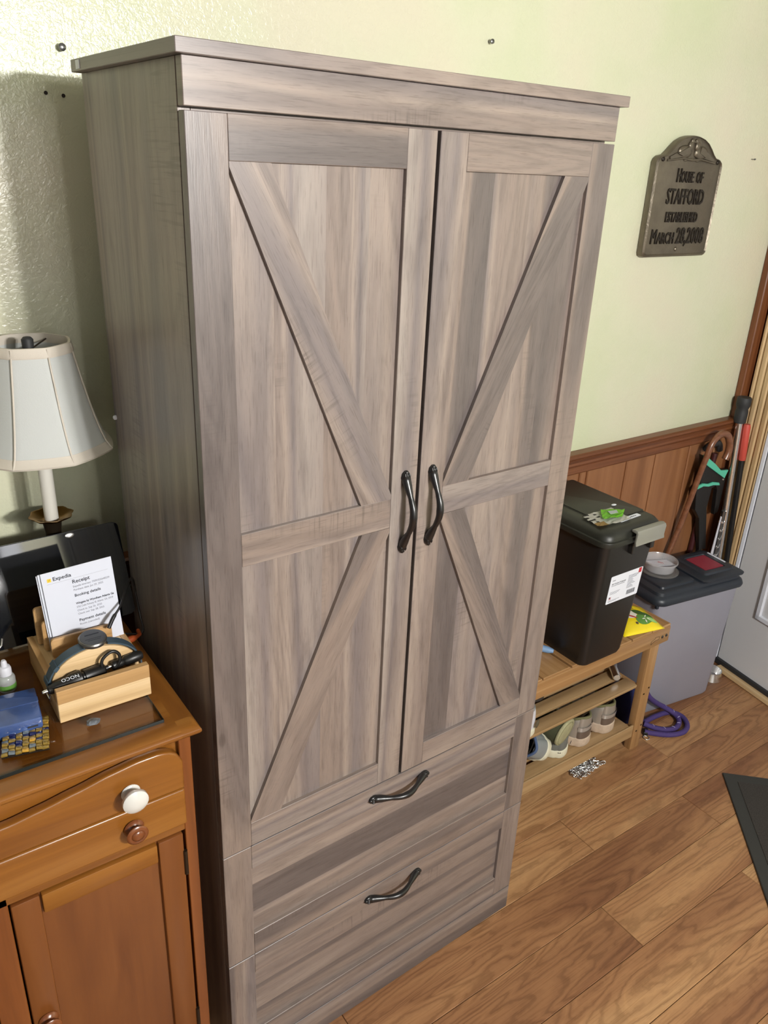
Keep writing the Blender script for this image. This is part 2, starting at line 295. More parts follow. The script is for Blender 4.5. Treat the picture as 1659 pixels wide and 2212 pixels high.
# ------------------------------------------------------------------ mesh builder
AX = {'x': 0, 'y': 1, 'z': 2}
class MB:
    def __init__(self):
        self.bm = bmesh.new(); self.uv = self.bm.loops.layers.uv.new('UVMap')
    def _uv(self, faces, grain, off=None):
        g = AX[grain]; ou, ov = off if off else (rnd.uniform(0, 40), rnd.uniform(0, 40))
        for f in faces:
            f.normal_update(); n = f.normal; d = max(range(3), key=lambda i: abs(n[i]))
            if d == g: a, b_ = [i for i in range(3) if i != g]; su = 0.12
            else: a = g; b_ = [i for i in range(3) if i not in (g, d)][0]; su = 1.0
            for l in f.loops:
                co = l.vert.co; l[self.uv].uv = (co[a] * su + ou, co[b_] + ov)
    def _fin(self, verts, M):
        if M is not None:
            for v in verts: v.co = M @ v.co
    def box(self, x0, y0, z0, x1, y1, z1, grain='x', bev=0.0, M=None, off=None, mi=0, seg=1):
        bm = self.bm
        vs = [bm.verts.new((x, y, z)) for x in (x0, x1) for y in (y0, y1) for z in (z0, z1)]
        fs = [bm.faces.new([vs[i] for i in q]) for q in ((0, 1, 3, 2), (4, 6, 7, 5), (0, 4, 5, 1), (2, 3, 7, 6), (0, 2, 6, 4), (1, 5, 7, 3))]
        if bev > 0:
            es = list({e for f in fs for e in f.edges})
            r = bmesh.ops.bevel(bm, geom=es, offset=bev, segments=seg, profile=0.5, affect='EDGES')
            vs = list({v for f in r['faces'] for v in f.verts} | {v for v in vs if v.is_valid})
            fs = list({f for v in vs for f in v.link_faces})
        for f in fs: f.material_index = mi
        self._uv(fs, grain, off); self._fin(vs, M); return self
    def prism(self, pts, plane, c0, c1, grain='x', M=None, off=None, mi=0, bev=0.0, seg=2):
        """closed 2-D outline pts (a,b) in plane 'xz','xy','yz', extruded along the third axis from c0 to c1"""
        bm = self.bm; ia, ib = AX[plane[0]], AX[plane[1]]; ic = 3 - ia - ib
        def mk(a, b_, c):
            p = [0, 0, 0]; p[ia] = a; p[ib] = b_; p[ic] = c; return bm.verts.new(p)
        A = [mk(a, b_, c0) for a, b_ in pts]; B = [mk(a, b_, c1) for a, b_ in pts]
        n = len(pts); fs = [bm.faces.new(A), bm.faces.new(B[::-1])]
        caps = list(fs)
        for i in range(n): fs.append(bm.faces.new((A[i], B[i], B[(i + 1) % n], A[(i + 1) % n])))
        bmesh.ops.recalc_face_normals(bm, faces=fs)
        vs = A + B
        if bev > 0:
            es = list({e for f in caps for e in f.edges})
            r = bmesh.ops.bevel(bm, geom=es, offset=bev, segments=seg, profile=0.5, affect='EDGES')
            vs = list({v for f in r['faces'] for v in f.verts} | {v for v in vs if v.is_valid})
            fs = list({f for v in vs for f in v.link_faces})
        for f in fs: f.material_index = mi
        self._uv(fs, grain, off); self._fin(vs, M); return self
    def loft(self, rings, closed=True, cap=True, M=None, mi=0, grain='x', off=None):
        bm = self.bm; R = [[bm.verts.new(p) for p in r] for r in rings]; fs = []
        n = len(R[0])
        for a, b_ in zip(R, R[1:]):
            for i in range(n if closed else n - 1):
                j = (i + 1) % n
                try: fs.append(bm.faces.new((a[i], a[j], b_[j], b_[i])))
                except ValueError: pass
        if cap and closed:
            fs.append(bm.faces.new(R[0][::-1])); fs.append(bm.faces.new(R[-1]))
        bmesh.ops.recalc_face_normals(bm, faces=fs)
        for f in fs: f.material_index = mi
        self._uv(fs, grain, off); self._fin([v for r in R for v in r], M); return self
    def lathe(self, prof, seg=24, M=None, mi=0, cap=True):
        rings = [[(r * cos(2 * pi * i / seg), r * sin(2 * pi * i / seg), z) for i in range(seg)] for r, z in prof]
        return self.loft(rings, True, cap, M, mi, 'z')
    def tube(self, path, rad, seg=10, M=None, mi=0, cap=True, closed=False, flat=1.0):
        P = [Vector(p) for p in path]; n = len(P); rings = []; up = None
        for i, p in enumerate(P):
            if closed: t = (P[(i + 1) % n] - P[i - 1])
            else: t = P[min(i + 1, n - 1)] - P[max(i - 1, 0)]
            t.normalize()
            if up is None:
                up = Vector((0, 0, 1)) if abs(t.z) < 0.9 else Vector((0, 1, 0))
            s = t.cross(up)
            if s.length < 1e-5: s = t.cross(Vector((1, 0, 0)))
            s.normalize(); u = s.cross(t).normalized(); up = u
            r = rad(i / max(1, n - 1)) if callable(rad) else rad
            rings.append([p + s * (r * cos(2 * pi * k / seg)) + u * (r * flat * sin(2 * pi * k / seg)) for k in range(seg)])
        if closed: rings.append(rings[0]); cap = False
        return self.loft(rings, True, cap, M, mi, 'x')
    def ball(self, c, r, sx=1, sy=1, sz=1, sub=2, M=None, mi=0, jitter=0.0):
        g = bmesh.ops.create_icosphere(self.bm, subdivisions=sub, radius=r)
        for v in g['verts']:
            j = 1 + (rnd.uniform(-jitter, jitter) if jitter else 0)
            v.co = Vector((v.co.x * sx * j + c[0], v.co.y * sy * j + c[1], v.co.z * sz * j + c[2]))
        fs = list({f for v in g['verts'] for f in v.link_faces})
        for f in fs: f.material_index = mi
        self._uv(fs, 'x'); self._fin(g['verts'], M); return self
    def mesh(self, name, mats, smooth=None):
        me = bpy.data.meshes.new(name)
        bmesh.ops.remove_doubles(self.bm, verts=self.bm.verts, dist=1e-6)
        self.bm.to_mesh(me); self.bm.free()
        for m in (mats if isinstance(mats, (list, tuple)) else [mats]): me.materials.append(MT[m] if isinstance(m, str) else m)
        if smooth is not None:
            me.polygons.foreach_set('use_smooth', [True] * len(me.polygons)); me.set_sharp_from_angle(angle=radians(smooth))
        return me

def obj(name, mb, mats=None, parent=None, smooth=None, label=None, M=None):
    me = mb.mesh(name, mats, smooth) if isinstance(mb, MB) else mb
    o = bpy.data.objects.new(name, me); COL.objects.link(o)
    if parent is not None: o.parent = parent
    if M is not None: o.matrix_local = M
    if label: o['label'] = label
    return o
def thing(name, label, cat, loc=(0, 0, 0), rz=0.0, group=None):
    o = bpy.data.objects.new(name, None); COL.objects.link(o); o.location = loc; o.rotation_euler = (0, 0, rz)
    o.empty_display_size = 0.05
    tag(o, label, cat, group); return o
def tag(o, label, cat, group=None):
    o['label'] = label; o['category'] = cat
    if group: o['group'] = group
    return o
def structure(o, label=None):
    o['kind'] = 'structure'
    if label: o['label'] = label
    return o
def T(x, y, z): return Matrix.Translation((x, y, z))
def Rx(a): return Matrix.Rotation(a, 4, 'X')
def Ry(a): return Matrix.Rotation(a, 4, 'Y')
def Rz(a): return Matrix.Rotation(a, 4, 'Z')
def Sc(x, y, z): return Matrix.Diagonal((x, y, z, 1))

def lettering(name, lines, mat, parent, M, extrude=0.0, bevel=0.0, bold=0.0):
    for ln in lines: o = lettering1(name, [ln], mat, parent, M, extrude, bevel, bold)
    return o
def lettering1(name, lines, mat, parent, M, extrude=0.0, bevel=0.0, bold=0.0):
    """lines: (text, x, y, size, align, x_scale, shear). All joined into one mesh that lies in the local xy plane."""
    bm = bmesh.new(); dg = None
    for (s, x, y, size, al, xs, sh) in lines:
        cu = bpy.data.curves.new('t', 'FONT'); cu.body = s; cu.size = size; cu.align_x = al; cu.extrude = extrude; cu.bevel_depth = bevel; cu.shear = sh; cu.offset = bold
        cu.resolution_u = 2
        to = bpy.data.objects.new('t', cu); COL.objects.link(to)
        bpy.context.view_layer.update()
        me = bpy.data.meshes.new_from_object(to.evaluated_get(bpy.context.evaluated_depsgraph_get()))
        me.transform(T(x, y, 0) @ Sc(xs, 1, 1))
        bm.from_mesh(me); bpy.data.meshes.remove(me); bpy.data.objects.remove(to); bpy.data.curves.remove(cu)
    me = bpy.data.meshes.new(name); bm.to_mesh(me); bm.free(); me.materials.clear(); me.materials.append(MT[mat])
    for p in me.polygons: p.material_index = 0
    return obj(name, me, None, parent, M=M)
def bars(name, rects, mat, parent, M, t=0.0002):
    """flat printed strips: rects (x0,y0,x1,y1) in the local xy plane"""
    mb = MB()
    for x0, y0, x1, y1 in rects: mb.box(x0, y0, 0, x1, y1, t)
    return obj(name, mb, mat, parent, M=M)
def rrect(x0, y0, x1, y1, r, n=5):
    pts = []
    for cx, cy, a0 in ((x1 - r, y1 - r, 0), (x0 + r, y1 - r, pi / 2), (x0 + r, y0 + r, pi), (x1 - r, y0 + r, 3 * pi / 2)):
        for k in range(n + 1):
            a = a0 + pi / 2 * k / n; pts.append((cx + r * cos(a), cy + r * sin(a)))
    return pts
def spline(pts, n=8, closed=False):
    P = [Vector(p) for p in pts]; out = []; m = len(P)
    rng = range(m if closed else m - 1)
    for i in rng:
        p0 = P[(i - 1) % m] if closed or i > 0 else P[0]; p1 = P[i]; p2 = P[(i + 1) % m]; p3 = P[(i + 2) % m] if closed or i + 2 < m else P[-1]
        for k in range(n):
            t = k / n
            out.append(0.5 * ((2 * p1) + (p2 - p0) * t + (2 * p0 - 5 * p1 + 4 * p2 - p3) * t * t + (3 * p1 - p0 - 3 * p2 + p3) * t ** 3))
    if not closed: out.append(P[-1])
    return out

# ------------------------------------------------------------------ the room
WY = 0.54          # back wall surface
RX = 2.235         # right wall surface
fl = structure(obj('floor', MB().box(-2.6, -3.0, -0.06, 2.6, 0.7, -0.012), 'shadow_gap'), 'honey brown wood laminate floor')
PITCH, PL = 0.1315, 1.21
row_joint = {0: 1.575, -1: 1.077, -2: 1.465, -3: 0.951, -4: 1.36}
seen = set()
for r in range(-18, 4):
    y0 = 0.147 + r * PITCH; y1 = y0 + PITCH
    if y0 > WY: break
    j = row_joint.get(r, rnd.uniform(0, PL))
    k0 = math.floor((-2.5 - j) / PL)
    for k in range(k0, 5):
        xa, xb = j + k * PL, j + (k + 1) * PL
        xa, xb = max(xa, -2.5), min(xb, 2.5)
        if xb - xa < 0.02: continue
        mb = MB(); mb.box(xa + 0.0006, y0 + 0.0006, -0.012, xb - 0.0006, min(y1, 0.66) - 0.0006, 0.0, 'x', 0.0009)
        obj('plank', mb, 'floor', fl)

wb = structure(obj('wall_back', MB().box(-2.5, WY, 0, RX + 0.2, WY + 0.1, 2.55), 'wall'), 'pale green wall with worn texture')
for x0, x1 in [(0.70 + 0.176 * k, 0.70 + 0.176 * (k + 1)) for k in range(4)] + [(1.404, 1.437), (1.437, 1.62), (1.62, 1.765), (1.765, 1.945), (1.945, 2.09), (2.09, 2.17)]:
    mb = MB(); mb.box(x0 + 0.0035, WY - 0.012, 0.0, x1 - 0.0035, WY - 0.0005, 0.915, 'z', 0.003)
    obj('wainscot_board', mb, 'wains', wb)
for k in range(12):
    x1 = 0.70 - 0.176 * k; x0 = x1 - 0.176
    if x0 > -1.2:
        mb = MB(); mb.box(x0 + 0.0035, WY - 0.012, 0.0, x1 - 0.0035, WY - 0.0005, 0.915, 'z', 0.003); obj('wainscot_board', mb, 'wains', wb)
obj('wainscot_groove', MB().box(-1.2, WY - 0.006, 0.0, 2.17, WY - 0.0002, 0.915), 'rail', wb)
cap = [(WY - 0.0, 0.948), (WY - 0.030, 0.948), (WY - 0.036, 0.944), (WY - 0.036, 0.937), (WY - 0.031, 0.933), (WY - 0.027, 0.927), (WY - 0.024, 0.917), (WY - 0.026, 0.911), (WY - 0.022, 0.903), (WY - 0.022, 0.884), (WY - 0.018, 0.879), (WY - 0.0, 0.879)]
structure(obj('trim_1', MB().prism(cap, 'yz', -1.2, 2.165, 'x'), 'rail'), 'dark brown moulded chair rail above the wainscot')
structure(obj('trim_2', MB().box(2.163, WY - 0.024, 0.0, RX, WY, 2.35, 'z', 0.003), 'rail'), 'brown corner post beside the door casing')
# fluted light casing on the right wall
pr = [(RX, 0.512), (RX - 0.026, 0.512), (RX - 0.036, 0.506)]
yy = 0.506
for k in range(4):
    pr += [(RX - 0.036, yy - 0.006), (RX - 0.030, yy - 0.010), (RX - 0.030, yy - 0.014), (RX - 0.036, yy - 0.018)]; yy -= 0.0235
pr += [(RX - 0.034, 0.411), (RX, 0.411)]
structure(obj('trim_3', MB().prism(pr, 'xy', 0.0, 2.2, 'z'), 'casing'), 'light fluted wood door casing')
structure(obj('trim_4', MB().box(RX - 0.038, 0.396, 0.0, RX + 0.06, 0.411, 2.1, 'z', 0.002), 'jamb'), 'white door jamb strip')
structure(obj('trim_5', MB().box(-0.02, -0.86, 0.0, 0.028, 0.0, 0.010, 'y', 0.004, T(2.168, 0.37, 0) @ Rz(radians(-10.2))), 'casing'), 'light wood threshold strip under the door')
wr = MB(); wr.box(RX, 0.411, 0, RX + 0.1, WY, 2.55); wr.box(RX, -0.52, 2.1, RX + 0.1, 0.411, 2.55); wr.box(RX, -3.0, 0, RX + 0.1, -0.52, 2.55)
structure(obj('wall_right', wr, 'wall'), 'pale green side wall with the door')
structure(obj('ceiling', MB().box(-2.5, -0.2, 2.55, RX + 0.2, WY + 0.1, 2.6), 'white_wall'))

# door, standing a little ajar; local: hinge edge at origin, slab runs along -y, face at x = 0
DM = T(2.197, 0.392, 0.0) @ Rz(radians(-10.2))
d1 = structure(obj('door_1', MB().box(0.0, -0.83, 0.024, 0.038, 0.0, 2.04, 'z', 0.002), 'door', M=DM), 'white panelled door standing ajar')
for z0, z1 in ((0.272, 0.98), (1.12, 1.9)):
    ring = [(-0.705, z0), (-0.125, z0), (-0.125, z1), (-0.705, z1)]
    mb = MB()
    for (a, b_) in ((ring[0], ring[1]), (ring[1], ring[2]), (ring[2], ring[3]), (ring[3], ring[0])):
        y0, y1 = sorted((a[0], b_[0])); z_0, z_1 = sorted((a[1], b_[1]))
        mb.box(-0.009, y0 - 0.011, z_0 - 0.011, 0.002, y1 + 0.011, z_1 + 0.011, 'z', 0.004)
    obj('panel_moulding', mb, 'jamb', d1)
    obj('door_panel', MB().box(-0.005, -0.65, z0 + 0.055, 0.002, -0.18, z1 - 0.055, 'z', 0.003), 'door', d1)
obj('door_sweep', MB().box(-0.012, -0.83, 0.004, 0.004, 0.0, 0.026, 'y', 0.002), 'black_rubber', d1, label='black rubber door sweep')

# the far side of the room: pale wall and a glazed double door, seen mirrored in the tablet
structure(obj('wall_front', MB().box(-2.5, -3.1, 0, -0.75, -3.0, 2.55).box(0.55, -3.1, 0.0, 0.75, -3.0, 2.55).box(-0.75, -3.1, 2.1, 0.55, -3.0, 2.55), 'wall'), 'pale green wall behind the camera')
for k, x0 in enumerate((-0.748, -0.098)):
    d2 = structure(obj('door_%d' % (k + 2), MB().box(x0, -3.05, 0.0, x0 + 0.646, -3.02, 0.75, 'z').box(x0, -3.05, 0.75, x0 + 0.11, -3.02, 2.09).box(x0 + 0.536, -3.05, 0.75, x0 + 0.646, -3.02, 2.09).box(x0 + 0.11, -3.05, 1.96, x0 + 0.536, -3.02, 2.09), 'jamb'), 'white glazed door behind the camera')
    obj('pane', MB().box(x0 + 0.11, -3.04, 0.75, x0 + 0.536, -3.03, 1.96), 'screen', d2)
    obj('muntin', MB().box(x0 + 0.31, -3.05, 0.75, x0 + 0.335, -3.018, 1.96), 'jamb', d2)
# nails and holes in the wall
def nail(x, z, label, r=0.006):
    mb = MB(); mb.lathe([(r * 0.45, -0.012), (r * 0.45, 0.0), (r, 0.0), (r * 0.95, 0.003), (r * 0.4, 0.0045)], 14, T(x, WY - 0.010, z) @ Rx(pi / 2) )
    tag(obj('nail', mb, 'steel_dark', smooth=40), label, 'nail', 'nails in the green wall')
nail(0.018, 1.846, 'grey screw head in the wall beside the top of the wardrobe')
nail(0.914, 1.949, 'small dark nail in the wall above the top of the wardrobe', 0.005)
nail(1.975, 1.76, 'tiny dark nail in the wall beyond the plaque', 0.0025)
for x, z in ((-0.012, 1.780), (0.015, 1.778)):
    obj('nail_hole', MB().lathe([(0.003, 0), (0.003, 0.0012)], 10, T(x, WY, z) @ Rx(pi / 2)), 'shadow_gap', wb)

# ------------------------------------------------------------------ wardrobe
wd = thing('wardrobe', 'tall grey driftwood wardrobe with two braced doors over two drawers', 'wardrobe', (0, 0, 0), 0.02339)
WW, WD = 0.75, 0.358
ST, SB, FB, DT, DB, D1, D2 = 1.8137, 1.7979, 1.7475, 1.7432, 0.6097, 0.3409, 0.0728
obj('top_panel', MB().box(-0.0111, -0.0114, SB, WW + 0.0087, WD, ST, 'x', 0.0008), 'drift', wd)
obj('frieze_board', MB().box(0.0, 0.0, FB, WW, 0.016, SB, 'x', 0.0008), 'drift', wd)
for x0 in (0.001, WW - 0.017): obj('side_panel', MB().box(x0, 0.0205, 0.0, x0 + 0.016, WD - 0.006, SB, 'z', 0.0006), 'drift', wd)
obj('back_panel', MB().box(0.0175, WD - 0.012, 0.02, WW - 0.0175, WD - 0.007, SB - 0.001, 'z'), 'shadow_gap', wd)
for z in (0.60, 0.335, 0.062, 1.70): obj('inner_shelf', MB().box(0.0175, 0.024, z, WW - 0.0175, WD - 0.013, z + 0.014), 'shadow_gap', wd)
obj('base_board', MB().box(0.0, 0.0, 0.0, WW, 0.016, 0.0705, 'x', 0.0008), 'drift', wd)
obj('stretcher', MB().box(0.0175, 0.0205, FB - 0.004, WW - 0.0175, 0.0365, SB - 0.002, 'x'), 'drift', wd)

def handle_mesh():
    mb = MB()
    L = 0.068
    pts = [(0, -0.001, -L), (0, -0.004, -L + 0.010), (0, -0.009, -L + 0.020), (0, -0.018, -L + 0.036), (0, -0.026, -0.014), (0, -0.028, 0.0), (0, -0.026, 0.014), (0, -0.018, L - 0.036), (0, -0.009, L - 0.020), (0, -0.004, L - 0.010), (0, -0.001, L)]
    rads = [0.004, 0.0078, 0.0072, 0.0046, 0.0058, 0.0066, 0.0058, 0.0046, 0.0072, 0.0078, 0.004]
    path = spline(pts, 4); 
    def rad(t):
        f = t * (len(rads) - 1); i = min(int(f), len(rads) - 2); return rads[i] + (rads[i + 1] - rads[i]) * (f - i)
    mb.tube(path, rad, 12)
    for s in (-1, 1):                         # fluted foot with pointed tip
        mb.lathe([(0.0085, 0.0), (0.0085, 0.003), (0.006, 0.006)], 10, T(0, 0.0, s * (L - 0.006)) @ Rx(pi / 2) @ Sc(1, 1.3, 1))
        mb.ball((0, -0.004, s * (L + 0.0015)), 0.0045, 1, 0.8, 1.2, 1)
        for k in (-1, 0, 1): mb.ball((k * 0.0042, -0.0065, s * (L - 0.004)), 0.0032, 0.7, 0.8, 1.9, 1)
    return mb.mesh('handle', 'black_metal', 50)
HM = handle_mesh()
PY0, PY1 = 0.0075, 0.015      # recessed panel
def board(name, parent, x0, z0, x1, z1, grain, mat='drift', y0=0.0):
    return obj(name, MB().box(x0, y0, z0, x1, 0.016, z1, grain, 0.0007), mat, parent)
def brace(parent, pts):
    """diagonal board with UVs along its own length"""
    mb = MB(); (ax, az), (bx, bz) = pts[0], pts[3]
    ang = math.atan2(bz - az, bx - ax); MM = T(ax, 0, az) @ Ry(-ang)
    inv = MM.inverted(); q = []
    for x, z in pts: v = inv @ Vector((x, 0, z)); q.append((v.x, v.z))
    mb.prism(q, 'xz', 0.0002, PY0 + 0.002, 'x', MM)
    return obj('brace', mb, 'drift', parent)
def make_door(mirror):
    f = (lambda x: WW - x) if mirror else (lambda x: x)
    def b(name, x0, z0, x1, z1, g):
        a, c = sorted((f(x0), f(x1))); return board(name, dr, a, z0, c, z1, g)
    a, c = sorted((f(0.0), f(0.3717)))
    mb = MB(); w = (c - a - 0.10) / 3.0          # the recessed field, printed as planks
    xs = [a + 0.04, a + 0.04 + 0.075, a + 0.04 + 0.155, a + 0.04 + 0.225, c - 0.04]
    for x0, x1 in zip(xs, xs[1:]): mb.box(x0, PY0, DB + 0.03, x1, PY1, DT - 0.03, 'z')
    dr = obj('door', mb, 'drift', wd)
    b('stile', 0.0, DB, 0.0533, DT, 'z'); b('stile', 0.3205, DB, 0.3717, DT, 'z')
    b('rail', 0.0535, 1.6925, 0.3203, DT, 'x'); b('rail', 0.0535, 1.1505, 0.3203, 1.2020, 'x'); b('rail', 0.0535, DB, 0.3203, 0.6600, 'x')
    for P4 in ([(0.0537, 1.6923), (0.0537, 1.686), (0.2620, 1.2022), (0.3203, 1.2022), (0.3203, 1.2090), (0.1100, 1.6923)],
               [(0.0537, 0.6602), (0.1115, 0.6602), (0.3203, 1.1420), (0.3203, 1.1503), (0.2655, 1.1503), (0.0537, 0.6650)]):
        pts = [(f(x), z) for x, z in P4]
        brace(dr, pts)
    obj('handle', HM, None, dr, label='black curved metal pull handle', M=T(f(0.3468), 0.0, 1.1735))
    return dr
make_door(False); make_door(True)
def make_drawer(z0, z1, zr0, zr1, hz):
    mb = MB()
    hh = (zr1 + 0.02 - zr0 + 0.02) / 3
    for k in range(3): mb.box(0.04, PY0, zr0 - 0.02 + k * hh, WW - 0.04, PY1, zr0 - 0.02 + (k + 1) * hh, 'x')
    dr = obj('drawer', mb, 'drift', wd)
    board('stile', dr, 0.0, z0, 0.0525, z1, 'z'); board('stile', dr, 0.6945, z0, WW, z1, 'z')
    board('rail', dr, 0.0527, zr1, 0.6943, z1, 'x'); board('rail', dr, 0.0527, z0, 0.6943, zr0, 'x')
    obj('handle', HM, None, dr, label='black curved metal pull handle', M=T(0.3746, 0.0, hz) @ Ry(pi / 2))
make_drawer(D1 + 0.0012, 0.6078, 0.3945, 0.5555, 0.579)
make_drawer(D2 + 0.0005, D1 - 0.0012, 0.1295, 0.290, 0.3125)
st = obj('sticker', MB().box(-0.0121, 0.318, 1.8005, -0.0110, 0.333, 1.8115), 'label_white', wd, label='small white paper sticker')
# pale wall bumper dots left on the side
obj('bumper', MB().lathe([(0.004, 0), (0.004, 0.003), (0.002, 0.005)], 10, T(0.001, 0.345, 1.293) @ Ry(-pi / 2)), 'white_plastic', wd, label='white plastic bumper stud')

# ------------------------------------------------------------------ plaque
PX, WP = 1.660, WY - 0.009
pq = thing('house_plaque', 'pewter house plaque with two birds and raised lettering on the green wall', 'plaque', (0, 0, 0))
PW, PZ0, PZ1, PZA = 0.146, 1.494, 1.748, 1.806
def plaque_outline(s):
    w = PW - s; top = PZ1 - s * 0.5
    pts = [(PX - w + 0.012, PZ0 + s), (PX + w - 0.012, PZ0 + s), (PX + w - 0.003, PZ0 + s + 0.004), (PX + w, PZ0 + s + 0.012), (PX + w, top - 0.012), (PX + w - 0.004, top - 0.003), (PX + w - 0.014, top + 0.004)]
    arc = [(0.112, 0.008), (0.098, 0.018), (0.084, 0.031), (0.066, 0.045), (0.044, 0.055), (0.022, 0.060), (0, 0.0615)]
    k = (PW - s) / PW
    R = [(PX + x * k, top + z * 0.96) for x, z in arc]
    Lh = [(PX - x * k, z) for (x, z) in [((p[0] - PX) / k, p[1]) for p in R[::-1][1:]]]
    pts += R + [(PX - (p[0] - PX), p[1]) for p in R[::-1][1:]]
    pts += [(PX - w + 0.014, top + 0.004), (PX - w + 0.004, top - 0.003), (PX - w, top - 0.012), (PX - w, PZ0 + s + 0.012), (PX - w + 0.003, PZ0 + s + 0.004)]
    return pts
mb = MB(); mb.prism(plaque_outline(0), 'xz', WP - 0.0115, WY - 0.001, 'x', bev=0.003)
obj('back_plate', mb, 'plaque', pq, smooth=40)
# raised border
mb = MB(); A, B = plaque_outline(0.0015), plaque_outline(0.0085); n = len(A)
rings = []
for i in range(n):
    (ax, az), (bx, bz) = A[i], B[i]; mx_, mz = (ax + bx) / 2, (az + bz) / 2
    rings.append([(ax, WP - 0.011, az), (mx_, WP - 0.0155, mz), (bx, WP - 0.011, bz)])
rings.append(rings[0]); mb.loft(rings, False, False)
obj('rim', mb, 'plaque', pq, smooth=60)
PMX = Matrix(((1, 0, 0, PX), (0, 0, -1, WP - 0.0118), (0, 1, 0, 0), (0, 0, 0, 1)))
lettering('lettering', [('H', -0.052, 1.690, 0.049, 'LEFT', 0.58, 0.0), ('OUSE', -0.0325, 1.690, 0.039, 'LEFT', 0.58, 0.0), ('OF', 0.036, 1.690, 0.039, 'LEFT', 0.62, 0.0),
    ('STAFFORD', 0.002, 1.634, 0.056, 'CENTER', 0.62, 0.0), ('ESTABLISHED', 0.0, 1.587, 0.037, 'CENTER', 0.66, 0.0),
    ('M', -0.122, 1.530, 0.054, 'LEFT', 0.64, 0.0), ('ARCH', -0.093, 1.530, 0.042, 'LEFT', 0.66, 0.0), ('28,2008', -0.010, 1.530, 0.060, 'LEFT', 0.66, 0.0)],
    'plaque_dark', pq, PMX, 0.0022, 0.0008)
def bird(s):
    mb = MB()
    mb.ball((PX + s * 0.036, WP - 0.0125, 1.765), 0.028, 1.12, 0.28, 0.62, 2)
    mb.ball((PX + s * 0.015, WP - 0.0130, 1.780), 0.0125, 0.9, 0.5, 1.1, 2)
    mb.ball((PX + s * 0.0095, WP - 0.0135, 1.7925), 0.0085, 1.0, 0.55, 0.9, 2)
    mb.prism([(PX + s * 0.050, 1.770), (PX + s * 0.098, 1.751), (PX + s * 0.096, 1.745), (PX + s * 0.046, 1.752)], 'xz', WP - 0.016, WP - 0.011)
    mb.prism([(PX + s * 0.026, 1.779), (PX + s * 0.072, 1.760), (PX + s * 0.050, 1.754), (PX + s * 0.022, 1.764)], 'xz', WP - 0.021, WP - 0.012)
    mb.prism([(PX + s * 0.004, 1.793), (PX - s * 0.0005, 1.790), (PX + s * 0.004, 1.788)], 'xz', WP - 0.017, WP - 0.012)
    obj('bird', mb, 'plaque', pq, smooth=50)
bird(-1); bird(1)
mb = MB(); mb.tube([(PX - 0.105, WP - 0.0125, 1.742), (PX - 0.04, WP - 0.0135, 1.749), (PX, WP - 0.014, 1.746), (PX + 0.04, WP - 0.0135, 1.749), (PX + 0.105, WP - 0.0125, 1.742)], 0.003, 8)
for k in range(7):
    x = PX - 0.078 + 0.026 * k; mb.ball((x, WP - 0.013, 1.7445 + (k % 2) * 0.004), 0.006, 1.5, 0.4, 0.5, 1)
obj('branch', mb, 'plaque', pq, smooth=50)
for x, z in ((PX - 0.122, 1.744), (PX + 0.122, 1.744), (PX, 1.514)):
    obj('screw', MB().lathe([(0.006, 0), (0.006, 0.002), (0.004, 0.004), (0.001, 0.0045)], 12, T(x, WP - 0.0115, z) @ Rx(pi / 2)), 'plaque' if z < 1.6 else 'plaque_dark', pq, smooth=40)

# ------------------------------------------------------------------ orange cabinet (left)
cb = thing('cabinet', 'honey pine cabinet with curved drawer front and panelled doors', 'cabinet', (0, 0, 0))
CXR, CXL, CF = -0.041, -0.649, 0.004          # right side, left side, front plane of the posts
CB = WY - 0.045
# top with rounded nose, mitred look
prof = [(0.0, 0.0), (0.020, 0.0), (0.027, -0.002), (0.0305, -0.006), (0.0305, -0.010), (0.028, -0.014), (0.022, -0.018), (0.012, -0.0205), (0.0, -0.021)]
mb = MB(); TXR, TXL, TYF = -0.061, -0.629, 0.012
mb.box(TXL, TYF, 0.894, TXR, CB, 0.915, 'x')
mb.prism([(TYF - a, 0.915 + b_) for a, b_ in prof], 'yz', TXL - 0.0, TXR, 'x')
mb.prism([(TXR + a, 0.915 + b_) for a, b_ in prof], 'xz', TYF, CB, 'y')
mb.prism([(TXL - a, 0.915 + b_) for a, b_ in prof], 'xz', TYF, CB, 'y')
for s, X in ((1, TXR), (-1, TXL)):              # rounded corners
    rings = [[(X + s * a * 1.0, TYF, 0.915 + b_) for a, b_ in prof], [(X + s * a, TYF - a, 0.915 + b_) for a, b_ in prof], [(X, TYF - a, 0.915 + b_) for a, b_ in prof]]
    mb.loft(rings, False, False, grain='x')
obj('tabletop', mb, 'pine', cb, smooth=35)
for x0 in (CXR - 0.019, CXL, ): obj('post', MB().box(x0, CF, 0.0, x0 + 0.019, CF + 0.03, 0.8935, 'z', 0.001), 'pine_post', cb)
obj('post', MB().box(-0.3650, CF, 0.08, -0.3250, CF + 0.02, 0.724, 'z', 0.001), 'pine_post', cb)
for x0 in (CXR - 0.016, CXL): obj('side_panel', MB().box(x0, CF + 0.03, 0.0, x0 + 0.016, CB, 0.8935, 'z'), 'pine_post', cb)
obj('apron', MB().box(CXL + 0.019, CF + 0.010, 0.70, CXR - 0.019, CF + 0.020, 0.8935, 'x'), 'pine', cb)
obj('rail', MB().box(CXL + 0.019, CF, 0.7065, CXR - 0.019, CF + 0.02, 0.7225, 'x', 0.001), 'pine', cb)
obj('base_board', MB().box(CXL + 0.019, CF + 0.004, 0.0, CXR - 0.019, CF + 0.02, 0.08, 'x', 0.001), 'pine', cb)
